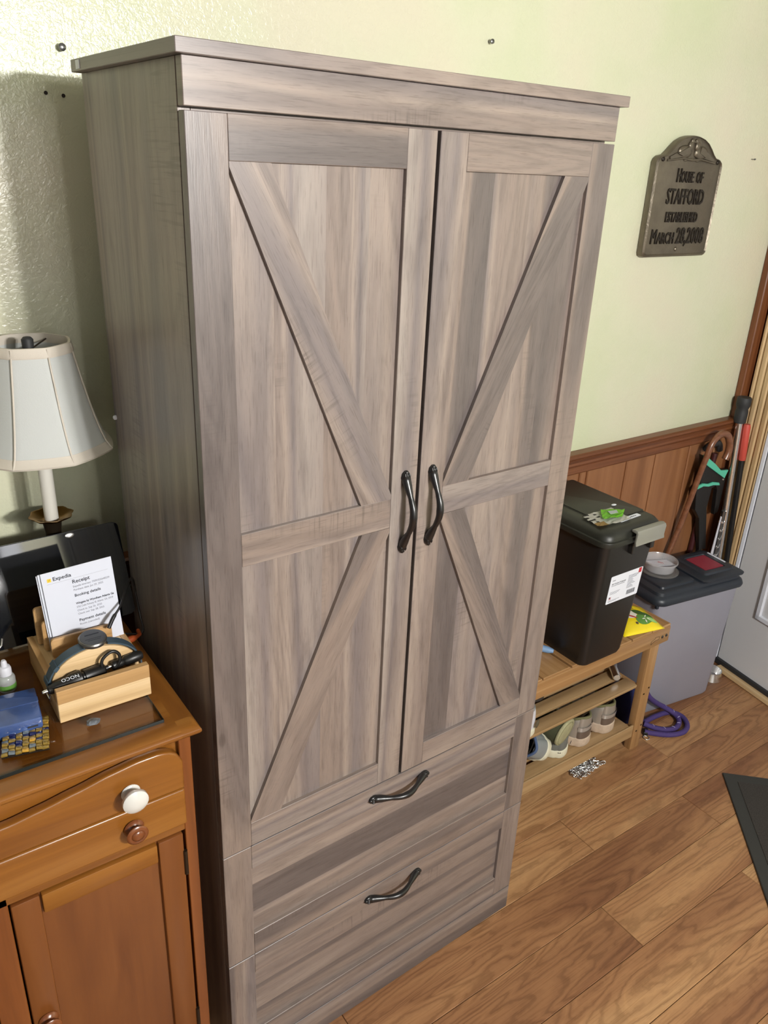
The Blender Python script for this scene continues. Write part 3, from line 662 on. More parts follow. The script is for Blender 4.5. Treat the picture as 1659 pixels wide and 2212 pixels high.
# scalloped drawer: two humps and a dip in the middle
XC = -0.345
def curve_z(x):
    u = abs(x - XC)
    pts = [(0.0, 0.852), (0.04, 0.853), (0.08, 0.858), (0.13, 0.866), (0.18, 0.875), (0.22, 0.8795), (0.252, 0.8795), (0.271, 0.874), (0.282, 0.864), (0.287, 0.850)]
    for (a, za), (b_, zb) in zip(pts, pts[1:]):
        if u <= b_: t = (u - a) / (b_ - a); t = t * t * (3 - 2 * t) * 0.4 + t * 0.6; return za + (zb - za) * t
    return pts[-1][1]
N_ = 60; xr, xl = XC + 0.287, XC - 0.287
top = [(xr - (xr - xl) * k / N_, curve_z(xr - (xr - xl) * k / N_)) for k in range(N_ + 1)]
dw = obj('drawer', MB().prism([(xl, 0.7985), (xr, 0.7985)] + top, 'xz', CF - 0.009, CF + 0.008, 'x', bev=0.004, seg=3), 'pine', cb, smooth=40)
obj('drawer', MB().box(xl, CF - 0.009, 0.7255, xr, CF + 0.008, 0.7965, 'x', 0.004, seg=3), 'pine', cb, smooth=40)
def knob(parent, x, z, mat, prof, label):
    obj('knob', MB().lathe(prof, 24, T(x, CF - 0.009, z) @ Rx(pi / 2)), mat, parent, smooth=50, label=label)
WK = [(0.0135, 0.0), (0.0145, 0.002), (0.013, 0.004), (0.009, 0.005), (0.0075, 0.009), (0.009, 0.013), (0.016, 0.016), (0.0195, 0.020), (0.019, 0.025), (0.013, 0.029), (0.004, 0.0305)]
BK = [(0.0135, 0.0), (0.0155, 0.003), (0.014, 0.006), (0.010, 0.009), (0.010, 0.013), (0.0155, 0.016), (0.0165, 0.019), (0.0145, 0.021), (0.011, 0.0215), (0.0095, 0.0205), (0.0085, 0.0225), (0.004, 0.024)]
kp = [c for c in cb.children if c.name.startswith('drawer')]
for s in (1, -1):
    knob(kp[0], XC + s * 0.204, 0.831, 'porcelain', WK, 'white porcelain knob')
    knob(kp[1], XC + s * 0.203, 0.763, 'knobwood', BK, 'round brown wooden knob')
def cab_door(x0, x1, hinge_right):
    z0, z1 = 0.085, 0.704
    dr = obj('door', MB().box(x0 + 0.002, CF + 0.004, z0, x1 - 0.002, CF + 0.016, z1 - 0.001, 'z'), 'pine_panel', cb)
    for a, b_ in ((x0, x0 + 0.0395), (x1 - 0.041, x1)): obj('stile', MB().box(a, CF - 0.004, z0, b_, CF + 0.014, z1, 'z', 0.003, seg=2), 'pine_panel', dr, smooth=40)
    obj('rail', MB().box(x0 + 0.0415, CF - 0.006, 0.667, x1 - 0.043, CF + 0.012, z1, 'x', 0.003, seg=2), 'pine', dr, smooth=40)
    obj('rail', MB().box(x0 + 0.0415, CF - 0.006, z0, x1 - 0.043, CF + 0.012, z0 + 0.037, 'x', 0.003, seg=2), 'pine', dr, smooth=40)
    kx = x0 + 0.021 if hinge_right else x1 - 0.021
    obj('knob', MB().lathe(BK, 20, T(kx, CF - 0.003, 0.449) @ Rx(pi / 2)), 'knobwood', dr, smooth=50, label='round brown wooden knob')
    hx = x1 + 0.001 if hinge_right else x0 - 0.001
    for z in (0.617, 0.235): obj('hinge', MB().tube([(hx, CF - 0.004, z), (hx, CF - 0.004, z + 0.05)], 0.0036, 10), 'bronze', dr, smooth=50, label='dark metal hinge barrel')
cab_door(-0.3225, -0.065, True); cab_door(-0.625, -0.3675, False)
# glass sheet on the cabinet top
gs = thing('glass_sheet', 'clear glass sheet with dark polished edge covering the cabinet top', 'glass', (0, 0, 0))
obj('pane', MB().box(-0.590, 0.0185, 0.9155, -0.0755, CB - 0.03, 0.9205, 'x'), 'sheet_glass', gs)
mb = MB(); mb.box(-0.590, 0.0175, 0.9153, -0.0755, 0.0187, 0.9207); mb.box(-0.0757, 0.0175, 0.9153, -0.0747, CB - 0.03, 0.9207); obj('edge', mb, 'glass_edge', gs)
GT = 0.921

# ------------------------------------------------------------------ lamp
LX, LY = -0.113, 0.425
lp = thing('table_lamp', 'candlestick table lamp with white fabric bell shade behind the tablet', 'lamp', (LX, LY, 0))
obj('base', MB().lathe([(0.050, GT), (0.052, GT + 0.006), (0.047, GT + 0.014), (0.03, GT + 0.022), (0.018, GT + 0.04), (0.014, GT + 0.07), (0.020, GT + 0.085), (0.014, GT + 0.10), (0.013, 1.04), (0.017, 1.052), (0.0145, 1.06), (0.013, 1.075), (0.016, 1.095), (0.018, 1.099)], 28), 'bronze', lp, smooth=50)
n = 32
def bob(r, z, amp): return [(r * (1 + amp * cos(8 * 2 * pi * i / n)) * cos(2 * pi * i / n), r * (1 + amp * cos(8 * 2 * pi * i / n)) * sin(2 * pi * i / n), z) for i in range(n)]
obj('bobeche', MB().loft([bob(0.012, 1.097, 0), bob(0.020, 1.0985, 0.0), bob(0.034, 1.106, 0.05), bob(0.0365, 1.109, 0.06), bob(0.033, 1.109, 0.05), bob(0.019, 1.101, 0), bob(0.012, 1.1005, 0)]), 'brass', lp, smooth=50, label='brass drip tray')
obj('candle_tube', MB().lathe([(0.0118, 1.1006), (0.0118, 1.268)], 20), 'candle', lp, smooth=50, label='white candle tube')
obj('socket', MB().lathe([(0.010, 1.2685), (0.016, 1.272), (0.016, 1.30), (0.008, 1.31)], 16), 'bronze', lp, smooth=50)
SB_, ST_ = 1.235, 1.412
def shade_ring(r, z, k=8, n=64, rot=0.20):
    pts = []
    for i in range(n):
        a = 2 * pi * i / n; s = ((a - rot) % (2 * pi / k)) - pi / k
        f = cos(pi / k) / cos(s) * 0.55 + 0.45 * 0.985
        pts.append((r * f * cos(a), r * f * sin(a), z))
    return pts
prof = []
for k in range(13):
    t = k / 12; r = 0.118 - (0.118 - 0.067) * (t ** 0.66); prof.append((r, SB_ + (ST_ - SB_) * t))
outer = [shade_ring(r, z) for r, z in prof]; inner = [shade_ring(r - 0.0015, z) for r, z in prof[::-1]]
sh = obj('lamp_shade', MB().loft(outer + inner + [outer[0]], True, False), 'shade', lp, smooth=60, label='white pleated fabric bell shade')
def trim_band(z0, z1, o):
    def rr(z): t = (z - SB_) / (ST_ - SB_); return 0.118 - 0.051 * (max(0, t) ** 0.66) + o
    return MB().loft([shade_ring(rr(z0), z0), shade_ring(rr(z0) + 0.0012, z0 + 0.003), shade_ring(rr(z1) + 0.0012, z1 - 0.003), shade_ring(rr(z1), z1), shade_ring(rr(z1) - 0.004, z1), shade_ring(rr(z0) - 0.004, z0), shade_ring(rr(z0), z0)], True, False)
obj('trim_band', trim_band(SB_ - 0.002, SB_ + 0.013, 0.0012), 'shade_trim', sh, smooth=60); obj('trim_band', trim_band(ST_ - 0.014, ST_ + 0.002, 0.0012), 'shade_trim', sh, smooth=60)
for k in range(8):
    a = 0.20 + 2 * pi * k / 8
    mb = MB(); mb.tube([((r * 0.997 + 0.001) * cos(a), (r * 0.997 + 0.001) * sin(a), z) for r, z in prof], 0.0016, 6); obj('seam', mb, 'shade_trim', sh, smooth=60)
mb = MB(); mb.tube([(0, 0, 1.31), (0, 0, 1.404)], 0.003, 8)
for k in range(3):
    a = 0.9 + 2 * pi * k / 3; mb.tube([(0, 0, 1.398), (0.063 * cos(a), 0.063 * sin(a), 1.405)], 0.0014, 6)
obj('harp', mb, 'bronze', lp, smooth=50); obj('finial', MB().lathe([(0.004, 1.399), (0.009, 1.401), (0.0095, 1.416), (0.006, 1.420), (0.001, 1.421)], 14), 'black_rubber', lp, smooth=50, label='dark finial')

# ------------------------------------------------------------------ tablet / small display leaning back
TM = T(-0.0168, 0.332, GT + 0.0042) @ Rz(radians(2.0)) @ Rx(radians(-19.0))
tb = thing('display', 'dark glossy tablet screen leaning back behind the letter holder', 'tablet'); tb.matrix_world = TM
obj('body', MB().prism(rrect(-0.40, 0.0, 0.008, 0.172, 0.010), 'xz', -0.0005, 0.007, 'x', bev=0.0015), 'screen_edge', tb, smooth=40)
obj('screen', MB().prism(rrect(-0.399, 0.001, 0.007, 0.171, 0.0095), 'xz', -0.0022, -0.0004, 'x'), 'screen', tb, label='black glossy screen')
obj('camera_lens', MB().lathe([(0.0055, 0), (0.0055, 0.001), (0.004, 0.0016)], 14, T(-0.078, -0.0022, 0.1655) @ Rx(pi / 2) @ Sc(1.4, 0.8, 1)), 'chrome', tb, smooth=40, label='small camera lens')
obj('stand', MB().box(-0.24, 0.0075, 0.10, -0.14, 0.0095, 0.106).tube([(-0.20, 0.010, 0.10), (-0.20, 0.062, 0.016)], 0.004, 8), 'screen_edge', tb, label='grey kickstand')
mb = MB(); mb.tube([(-0.242, -0.006, 0.0), (-0.232, -0.010, 0.004), (-0.222, -0.008, 0.010), (-0.218, -0.003, 0.020)], 0.0022, 8); mb.ball((-0.243, -0.006, 0.002), 0.006, 1.6, 0.8, 0.6, 2)
obj('clip', mb, 'chrome', tb, smooth=50, label='chrome clip')

# ------------------------------------------------------------------ bamboo desk organiser
og = thing('desk_organizer', 'light bamboo desk organizer with an arched watch rest and paper slots', 'organizer', (0, 0, 0))
X0, X1 = -0.206, -0.0685
obj('front_board', MB().box(X0, 0.087, GT, X1, 0.099, 0.953, 'x', 0.0008), 'bamboo', og)
obj('front_board', MB().box(X0, 0.0872, 0.9532, X1, 0.099, 0.9755, 'x', 0.0008), 'bamboo2', og, label='darker upper bamboo strip')
for x0 in (X0, X1 - 0.009): obj('side_board', MB().prism([(0.0992, GT), (0.27, GT), (0.27, 0.970), (0.150, 0.970), (0.144, 0.953), (0.0992, 0.951)], 'yz', x0, x0 + 0.009, 'y'), 'bamboo2', og)
obj('bottom_board', MB().box(X0 + 0.0092, 0.0992, GT, X1 - 0.0092, 0.27, GT + 0.008, 'x'), 'bamboo2', og)
obj('top_board', MB().box(X0 + 0.0092, 0.150, 0.955, X1 - 0.0092, 0.27, 0.969, 'y'), 'bamboo', og)
# arch
AC, AR = (X0 + X1) / 2, 0.066
arch = [(AC + AR * cos(pi * k / 24), 0.957 + 0.048 * sin(pi * k / 24)) for k in range(25)]
obj('arch_board', MB().prism([(AC - AR, 0.930), (AC + AR, 0.930)] + arch, 'xz', 0.130, 0.146, 'x', bev=0.001), 'bamboo', og, smooth=40)
obj('plate', MB().prism(rrect(-0.186, 0.9695, -0.0925, 1.0035, 0.006), 'xz', 0.186, 0.192, 'x', bev=0.001), 'bamboo2', og, smooth=40)
obj('plate', MB().prism(rrect(-0.191, 0.9695, -0.096, 1.022, 0.006), 'xz', 0.213, 0.219, 'x', bev=0.001), 'bamboo2', og, smooth=40)
obj('plate', MB().prism(rrect(-0.196, 0.9695, -0.096, 1.036, 0.006), 'xz', 0.237, 0.243, 'x', bev=0.001), 'bamboo2', og, smooth=40)
# papers in the slot
pp_M = T(-0.0705, 0.2005, 0.970) @ Ry(radians(-2.4)) @ Rx(radians(-3))
def sheet(name, label, dx, dy, w=0.107, h=0.142):
    o = obj(name, MB().box(-w, 0, 0, 0, 0.0007, h, 'z'), 'paper', M=pp_M @ T(dx, dy, 0)); tag(o, label, 'paper', 'papers in the letter holder'); return o
rc = sheet('receipt_sheet', 'white printed receipt sheet at the front of the letter holder slot', 0, 0.0)
sheet('paper_sheet', 'white folded sheet showing just behind the printed receipt', -0.0035, 0.0035, 0.107, 0.1405)
sheet('paper_sheet', 'rearmost white sheet peeking out left of the receipt', -0.0075, 0.0065, 0.105, 0.138)
TX = Matrix(((1, 0, 0, 0), (0, 0, -1, -0.0003), (0, 1, 0, 0), (0, 0, 0, 1)))
lettering('print', [('Expedia', -0.091, 0.1265, 0.0088, 'LEFT', 1.0, 0), ('Receipt', -0.064, 0.1138, 0.0088, 'LEFT', 1.0, 0), ('Booking details', -0.064, 0.0905, 0.0066, 'LEFT', 1.0, 0),
    ('Wingate by Wyndham Atlanta Ga', -0.064, 0.0770, 0.0050, 'LEFT', 0.86, 0), ('Payment details', -0.064, 0.0465, 0.0066, 'LEFT', 1.0, 0)], 'ink', rc, TX, bold=0.00012)
lettering('print', [('Expedia itinerary: 73091525640239', -0.064, 0.1068, 0.0046, 'LEFT', 0.86, 0), ('Purchase date: Jan 29, 2025', -0.064, 0.1008, 0.0046, 'LEFT', 0.9, 0),
    ('2762 Cobb Parkway SE, Atlanta, GA, 30339', -0.064, 0.0708, 0.0046, 'LEFT', 0.70, 0), ('Check in: Sep 26, 2025', -0.064, 0.0645, 0.0046, 'LEFT', 0.9, 0), ('Check out: Sep 28, 2025', -0.064, 0.0585, 0.0046, 'LEFT', 0.9, 0), ('Room (canceled)', -0.064, 0.0400, 0.0050, 'LEFT', 0.9, 0)], 'ink_grey', rc, TX)
bars('logo_square', [(-0.099, 0.1258, -0.0932, 0.1316)], 'ink_yellow', rc, TX); bars('rule', [(-0.100, 0.1222, -0.008, 0.1225)], 'ink_light', rc, TX)
lettering('logo_arrow', [('/', -0.0975, 0.1272, 0.0050, 'LEFT', 1.3, 0.3), ('-', -0.0968, 0.1290, 0.0050, 'LEFT', 1, 0)], 'ink', rc, TX @ T(0, 0, 0.0004))
# watch lying face down over the arch
wt = thing('wristwatch', 'smartwatch with slate blue band draped face down over the bamboo arch', 'watch', (0, 0, 0))
pth = [Vector((AC + (AR + 0.004) * cos(a), 0.138, 0.957 + 0.0525 * sin(a))) for a in [pi * (k / 20) for k in range(-1, 22)]]
def strap(pts, w=0.0095, t=0.0012):
    rings = []
    for i, p in enumerate(pts):
        tg = (pts[min(i + 1, len(pts) - 1)] - pts[max(i - 1, 0)]).normalized(); nrm = Vector((tg.z, 0, -tg.x)); yv = Vector((0, 1, 0))
        rings.append([p + yv * w + nrm * t, p - yv * w + nrm * t, p - yv * w - nrm * t, p + yv * w - nrm * t])
    return MB().loft(rings)
obj('band', strap(pth[:10]), 'watch_band', wt, smooth=40); obj('band', strap(pth[12:]), 'watch_band', wt, smooth=40)
WM = T(AC + 0.002, 0.138, 1.0115) @ Rx(radians(8))
obj('case', MB().lathe([(0.0175, 0.0), (0.0205, 0.002), (0.021, 0.0065), (0.0195, 0.0085), (0.018, 0.0088)], 36, WM), 'watch_case', wt, smooth=40, label='silver metal watch case')
obj('back_plate', MB().lathe([(0.0185, 0.0078), (0.018, 0.0094), (0.0165, 0.0098)], 36, WM), 'watch_back', wt, smooth=40, label='dark grey case back')
obj('engraving', MB().box(-0.010, 0.0045, 0.0099, 0.011, 0.0065, 0.0101, M=WM).box(-0.012, -0.005, 0.0099, 0.012, -0.0042, 0.0101, M=WM).box(-0.009, -0.0085, 0.0099, 0.010, -0.0078, 0.0101, M=WM), 'ink', wt)
for i in (17, 20):
    p = pth[i]; tg = (pth[i + 1] - pth[i - 1]).normalized(); ang = math.atan2(tg.z, tg.x)
    obj('keeper', MB().box(-0.004, -0.0115, -0.003, 0.004, 0.0115, 0.003, M=T(*p) @ Ry(-ang)), 'watch_band', wt)
obj('buckle', MB().tube([(pth[-1].x - 0.001, 0.128, pth[-1].z - 0.003), (pth[-1].x - 0.002, 0.128, pth[-1].z - 0.012), (pth[-1].x - 0.002, 0.148, pth[-1].z - 0.012), (pth[-1].x - 0.001, 0.148, pth[-1].z - 0.003)], 0.0014, 8), 'chrome', wt, smooth=50, label='silver buckle')
# car charger lying in the front tray
cg = thing('car_charger', 'black car charger plug with coiled lead lying in the organizer tray', 'charger', (0, 0, 0))
CM = T(-0.213, 0.1135, 0.9655) @ Rz(radians(4)) @ Ry(radians(90 - 3))
obj('plug', MB().lathe([(0.003, 0.0), (0.0065, 0.002), (0.0085, 0.014), (0.0095, 0.030), (0.0125, 0.036), (0.0130, 0.050), (0.0110, 0.052), (0.0075, 0.053), (0.0075, 0.0555), (0.0105, 0.056), (0.0105, 0.084), (0.0085, 0.0865), (0.004, 0.088), (0.004, 0.092)], 22, CM), 'wire', cg, smooth=40)
obj('contact_tip', MB().lathe([(0.0022, -0.007), (0.003, -0.004), (0.003, 0.0)], 12, CM), 'chrome', cg, smooth=40, label='silver contact tip')
obj('connector', MB().lathe([(0.0022, 0.090), (0.0022, 0.097)], 10, CM), 'chrome', cg, smooth=40, label='silver connector pin')
obj('cigarette_plug', MB().lathe([(0.0055, 0.097), (0.0075, 0.099), (0.0075, 0.112), (0.0060, 0.116), (0.0085, 0.119), (0.0085, 0.140), (0.0065, 0.146), (0.002, 0.148)], 18, CM), 'wire', cg, smooth=40)
obj('lead', MB().tube(spline([(-0.131, 0.114, 0.967), (-0.131, 0.116, 0.985), (-0.124, 0.117, 0.994), (-0.112, 0.117, 0.998), (-0.104, 0.116, 0.990), (-0.105, 0.115, 0.978), (-0.112, 0.115, 0.970)], 6), 0.0026, 8), 'wire', cg, smooth=60)
LMX = Matrix(((-1, 0, 0, -0.174), (0, -0.62, -0.78, 0.0998), (0, -0.78, 0.62, 0.9838), (0, 0, 0, 1)))
lettering('print', [('NOCO', 0.0, -0.004, 0.0085, 'LEFT', 1.0, 0)], 'label_white', cg, T(-0.1665, 0.1085, 0.9785) @ Rz(radians(180 + 4)) @ Rx(radians(-22)))

# stylus / cable across papers
tag(obj('charging_cable', MB().tube(spline([(-0.101, 0.172, 1.006), (-0.090, 0.180, 1.018), (-0.075, 0.189, 1.030), (-0.058, 0.215, 1.040), (-0.038, 0.250, 1.040), (-0.023, 0.283, 1.020), (-0.019, 0.288, 0.985), (-0.018, 0.280, 0.950), (-0.019, 0.265, 0.9275), (-0.028, 0.262, 0.9235), (-0.045, 0.272, 0.9235), (-0.058, 0.285, 0.9235)], 5),
    lambda t: 0.0032 if t < 0.12 else 0.0019, 8), 'wire', smooth=60), 'thin black cable looping from the letter holder behind the tablet', 'cable')
tag(obj('power_cord', MB().tube(spline([(-0.030, 0.470, 0.9235), (0.010, 0.450, 0.9235), (0.024, 0.420, 0.9235), (0.012, 0.395, 0.9235), (-0.02, 0.400, 0.9235), (-0.035, 0.43, 0.9235)], 5), 0.0026, 8), 'wire', smooth=60), 'black power cord coiled on the cabinet behind the tablet', 'cord')
tag(obj('orange_plug', MB().tube([(-0.068, 0.243, 0.9265), (-0.048, 0.246, 0.927), (-0.044, 0.247, 0.927), (-0.036, 0.250, 0.926), (-0.028, 0.258, 0.9245), (-0.026, 0.272, 0.9245)], lambda t: 0.0062 if t < 0.5 else 0.0035, 10), 'orange', smooth=50), 'orange cord plug lying beside the letter holder', 'plug')

# bottle, box, coaster, stone
bt = thing('eye_drop_bottle', 'small eye drop bottle with white cap behind the blue box', 'bottle', (-0.252, 0.215, GT))
obj('body', MB().lathe([(0.012, 0.0), (0.013, 0.002), (0.013, 0.022), (0.011, 0.026), (0.007, 0.028)], 22), 'bottle_clear', bt, smooth=50)
obj('label', MB().lathe([(0.0132, 0.004), (0.0132, 0.013)], 22, cap=False), 'leaf_green', bt, smooth=50, label='green and white paper label')
obj('cap', MB().lathe([(0.0095, 0.028), (0.0095, 0.038), (0.008, 0.042), (0.005, 0.043), (0.0045, 0.050), (0.003, 0.053)], 22), 'white_plastic', bt, smooth=50, label='white pointed cap')
bx = thing('blue_box', 'flat blue film wrapped box beside the bamboo organizer', 'box', (-0.258, 0.128, GT), radians(-6))
obj('carton', MB().box(-0.045, -0.040, 0, 0.033, 0.040, 0.024, 'x', 0.003, seg=2), 'blue_box', bx, smooth=40)
mb = MB(); mb.prism([(-0.02, 0.0), (0.033, 0.0), (0.033, 0.012), (-0.045, 0.04), (-0.045, 0.03)], 'xy', 0.0241, 0.0249); obj('film_fold', mb, 'blue_box', bx)
bars('small_print', [(0.012, 0.010, 0.026, 0.013)], 'ink', bx, T(0, -0.0404, 0) @ Rx(pi / 2))
ct = thing('coaster', 'square gold and navy woven glass coaster at the cabinet front', 'coaster', (-0.2555, 0.079, GT), radians(-13))
obj('base', MB().box(-0.031, -0.037, 0.0, 0.031, 0.037, 0.003, 'x', 0.001), 'bronze', ct)
CBM = {}
for m_ in ('gold_bead', 'navy_bead', 'grey_bead', 'bright_bead'):
    CBM[m_] = MB().box(-0.0044, -0.0032, 0, 0.0044, 0.0032, 0.0032, 'x', 0.0009, seg=2).mesh('bead', m_, 40)
for i in range(7):
    for j in range(11):
        m_ = rnd.choices(['gold_bead', 'navy_bead', 'grey_bead', 'bright_bead'], [6, 1.6, 1.6, 0.5])[0]
        obj('bead', CBM[m_], None, ct, M=T(-0.0265 + i * 0.00883 + rnd.uniform(-.0004, .0004), -0.0335 + j * 0.0067, 0.0031 + ((i + j) % 2) * 0.0012) @ Ry(radians(7 if (i + j) % 2 else -7)))
tag(obj('pebble', MB().ball((-0.166, 0.0600, GT + 0.0048), 0.0085, 1.25, 0.8, 0.55, 2, jitter=0.16), 'stone'), 'small grey stone on the glass in front of the organizer', 'stone')

# ------------------------------------------------------------------ shoe bench
bn = thing('shoe_bench', 'bamboo shoe bench with slatted shelves under the black bin', 'bench', (0, 0, 0))
BX0, BX1, BF, BB = 0.79, 1.567, 0.228, 0.505
obj('rail', MB().box(BX0, BF, 0.396, BX1, BF + 0.018, 0.4495, 'x', 0.004, seg=2), 'bench', bn, smooth=40)
obj('rail', MB().box(BX0, BB - 0.018, 0.396, BX1, BB, 0.4495, 'x', 0.004, seg=2), 'bench', bn, smooth=40)
for x0, x1 in ((0.792, 0.905), (0.909, 1.016), (1.020, 1.124), (1.132, 1.256), (1.262, 1.383), (1.389, 1.476), (1.480, 1.565)):
    obj('seat_board', MB().box(x0, BF + 0.002, 0.4497, x1, BB - 0.001, 0.4580, 'y', 0.0015), 'bench', bn)
for x0, xx in ((1.494, 0), (0.80, 1)):
    for y0, y1 in ((0.236, 0.262), (0.479, 0.504)):
        obj('leg', MB().box(x0, y0, 0.0, x0 + 0.044, y1, 0.3955, 'z', 0.003, seg=2), 'bench', bn, smooth=40)
    for z in (0.225, 0.060): obj('cross_bar', MB().box(x0 + 0.008 - 0.020 * (1 - xx) , 0.2625, z, x0 + 0.028 - 0.020 * (1 - xx), 0.4785, z + 0.018, 'y', 0.002), 'bench', bn)
for zt in (0.2552, 0.0985):
    for y0, y1 in ((0.2455, 0.290), (0.304, 0.346), (0.360, 0.402), (0.418, 0.460)):
        obj('slat', MB().box(0.812, y0, zt - 0.011, 1.478, y1, zt, 'x', 0.002, seg=2), 'bench_slat', bn, smooth=40)
obj('rail', MB().box(0.846, 0.238, 0.052, 1.4935, 0.2453, 0.0985, 'x', 0.002), 'bench_slat', bn)
for x, z in ((1.530, 0.4225), (1.549, 0.4225)):
    obj('bolt', MB().lathe([(0.0052, 0), (0.0052, 0.0015), (0.003, 0.0022), (0.0028, 0.0008)], 14, T(x, BF, z) @ Rx(pi / 2)), 'steel_dark', bn, smooth=40)
BMX = Matrix(((1, 0, 0, 1.478), (0, 0, -1, BF - 0.0002), (0, 1, 0, 0.4085), (0, 0, 0, 1)))
mb = MB()
hp = [(0, 0), (0, 0.016), (-0.005, 0.016), (0.016, 0.026), (0.038, 0.016), (0.033, 0.016), (0.033, 0.0), (0, 0)]
hp = [(0.0, 0.002), (0.001, 0.013), (0.017, 0.0175), (0.018, 0.022), (0.038, 0.019), (0.037, 0.010), (0.019, 0.010), (0.0, 0.002)]
mb.tube([(x, y, 0) for x, y in hp], 0.0006, 4)
obj('stamp_mark', mb, 'black_print', bn, M=BMX, label='dark house-shaped outline stamp')
for x, z in ((1.508, 0.215), (1.528, 0.232), (1.508, 0.072), (1.528, 0.088)):
    obj('screw', MB().lathe([(0.0035, 0), (0.003, 0.001)], 10, T(x, 0.236, z) @ Rx(pi / 2)), 'bronze', bn)

# ------------------------------------------------------------------ black pet food bin on the bench
bb = thing('storage_bin', 'black plastic pet food bin with grey latch standing on the bamboo bench', 'bin', (0, 0, 0))
BR = [(1.148, 0.212, 1.310, 0.440, 0.4586), (1.1455, 0.208, 1.3125, 0.446, 0.470), (1.141, 0.199, 1.329, 0.475, 0.66), (1.134, 0.188, 1.343, 0.500, 0.835)]
rings = [[(x, y, z) for x, y in rrect(a, b_, c, d, 0.022, 6)] for a, b_, c, d, z in BR]
obj('body', MB().loft(rings), 'black_plastic', bb, smooth=50)
def rring(x0, y0, x1, y1, r, z): return [(x, y, z) for x, y in rrect(x0, y0, x1, y1, r, 6)]
lid = obj('lid', MB().loft([rring(1.130, 0.184, 1.349, 0.508, 0.03, 0.8355), rring(1.122, 0.175, 1.360, 0.522, 0.036, 0.8355), rring(1.121, 0.174, 1.361, 0.523, 0.037, 0.846), rring(1.122, 0.175, 1.360, 0.522, 0.036, 0.8495), rring(1.127, 0.180, 1.355, 0.517, 0.034, 0.851),
    rring(1.129, 0.182, 1.353, 0.515, 0.033, 0.862), rring(1.138, 0.192, 1.346, 0.508, 0.03, 0.8715), rring(1.150, 0.206, 1.340, 0.502, 0.03, 0.8745)]), 'black_lid', bb, smooth=45)
obj('flap', MB().loft([rring(1.176, 0.243, 1.342, 0.500, 0.006, 0.8740), rring(1.176, 0.243, 1.342, 0.500, 0.006, 0.8766), rring(1.178, 0.245, 1.340, 0.498, 0.006, 0.8775)]), 'black_lid', lid, smooth=30)
obj('groove', MB().box(1.171, 0.245, 0.8738, 1.176, 0.498, 0.8752).box(1.178, 0.238, 0.8738, 1.335, 0.243, 0.8752), 'wire', lid)
lat = [(0.000, 0.040), (-0.010, 0.043), (-0.018, 0.0405), (-0.021, 0.034), (-0.019, 0.010), (-0.021, 0.000), (-0.017, -0.001), (-0.013, 0.008), (-0.014, 0.033), (0.0, 0.035)]
obj('latch', MB().prism([(0.178 + a, 0.8335 + b_) for a, b_ in lat], 'yz', 1.213, 1.327, 'x', bev=0.0015), 'latch', bb, smooth=40, label='grey plastic latch')
for x0 in (1.226, 1.300): obj('latch_bracket', MB().box(x0, 0.174, 0.800, x0 + 0.015, 0.19, 0.834, 'z', 0.002), 'black_plastic', bb)
FT = math.atan(0.0595)
LBM = T(1.186, 0.212 - 0.0595 * (0.650 - 0.4586) - 0.0012, 0.650) @ Rz(0.0) @ Rx(pi / 2 + FT)
lb = obj('label', MB().prism(rrect(0, 0, 0.128, 0.086, 0.003, 3), 'xy', 0.0, 0.0006), 'label_white', bb, label='white product label', M=LBM)
U = T(0, 0, 0.0007)
lettering('print', [('PET FOOD STORAGE', 0.008, 0.0585, 0.0062, 'LEFT', 0.95, 0)], 'ink', lb, U, bold=0.00018)
bars('small_print', [(0.008, 0.0712, 0.020, 0.0730)], 'ink_grey', lb, U)
bars('print', [(0.008, 0.0545, 0.060, 0.0558), (0.008, 0.0350, 0.048, 0.0358), (0.008, 0.0318, 0.044, 0.0326), (0.008, 0.0287, 0.036, 0.0294), (0.008, 0.0085, 0.052, 0.0093), (0.008, 0.0058, 0.040, 0.0066)] +
     [(0.074, 0.0700 - 0.0038 * k, 0.074 + w, 0.0712 - 0.0038 * k) for k, w in enumerate((0.044, 0.040, 0.034, 0.018, 0.022, 0.020, 0.026, 0.032, 0.018, 0.024, 0.026))], 'ink_grey', lb, U)
bars('barcode', [(0.0795 + 0.0022 * k, 0.010, 0.0795 + 0.0022 * k + w, 0.024) for k, w in enumerate((0.0012, 0.0007, 0.0015, 0.0006, 0.0012, 0.0008, 0.0015, 0.0006, 0.001, 0.0014, 0.0006, 0.0011, 0.0007, 0.0014, 0.0009, 0.0006))], 'ink', lb, U)
bars('red_tab', [(0.112, 0.070, 0.124, 0.085)], 'ink_red', lb, U)
bars('flag', [(0.008, 0.0125 + 0.0022 * k, 0.0165, 0.0136 + 0.0022 * k) for k in range(4)], 'ink_red', lb, U); bars('flag_canton', [(0.008, 0.0165, 0.0125, 0.0208)], 'ink', lb, U @ T(0, 0, 0.0002))
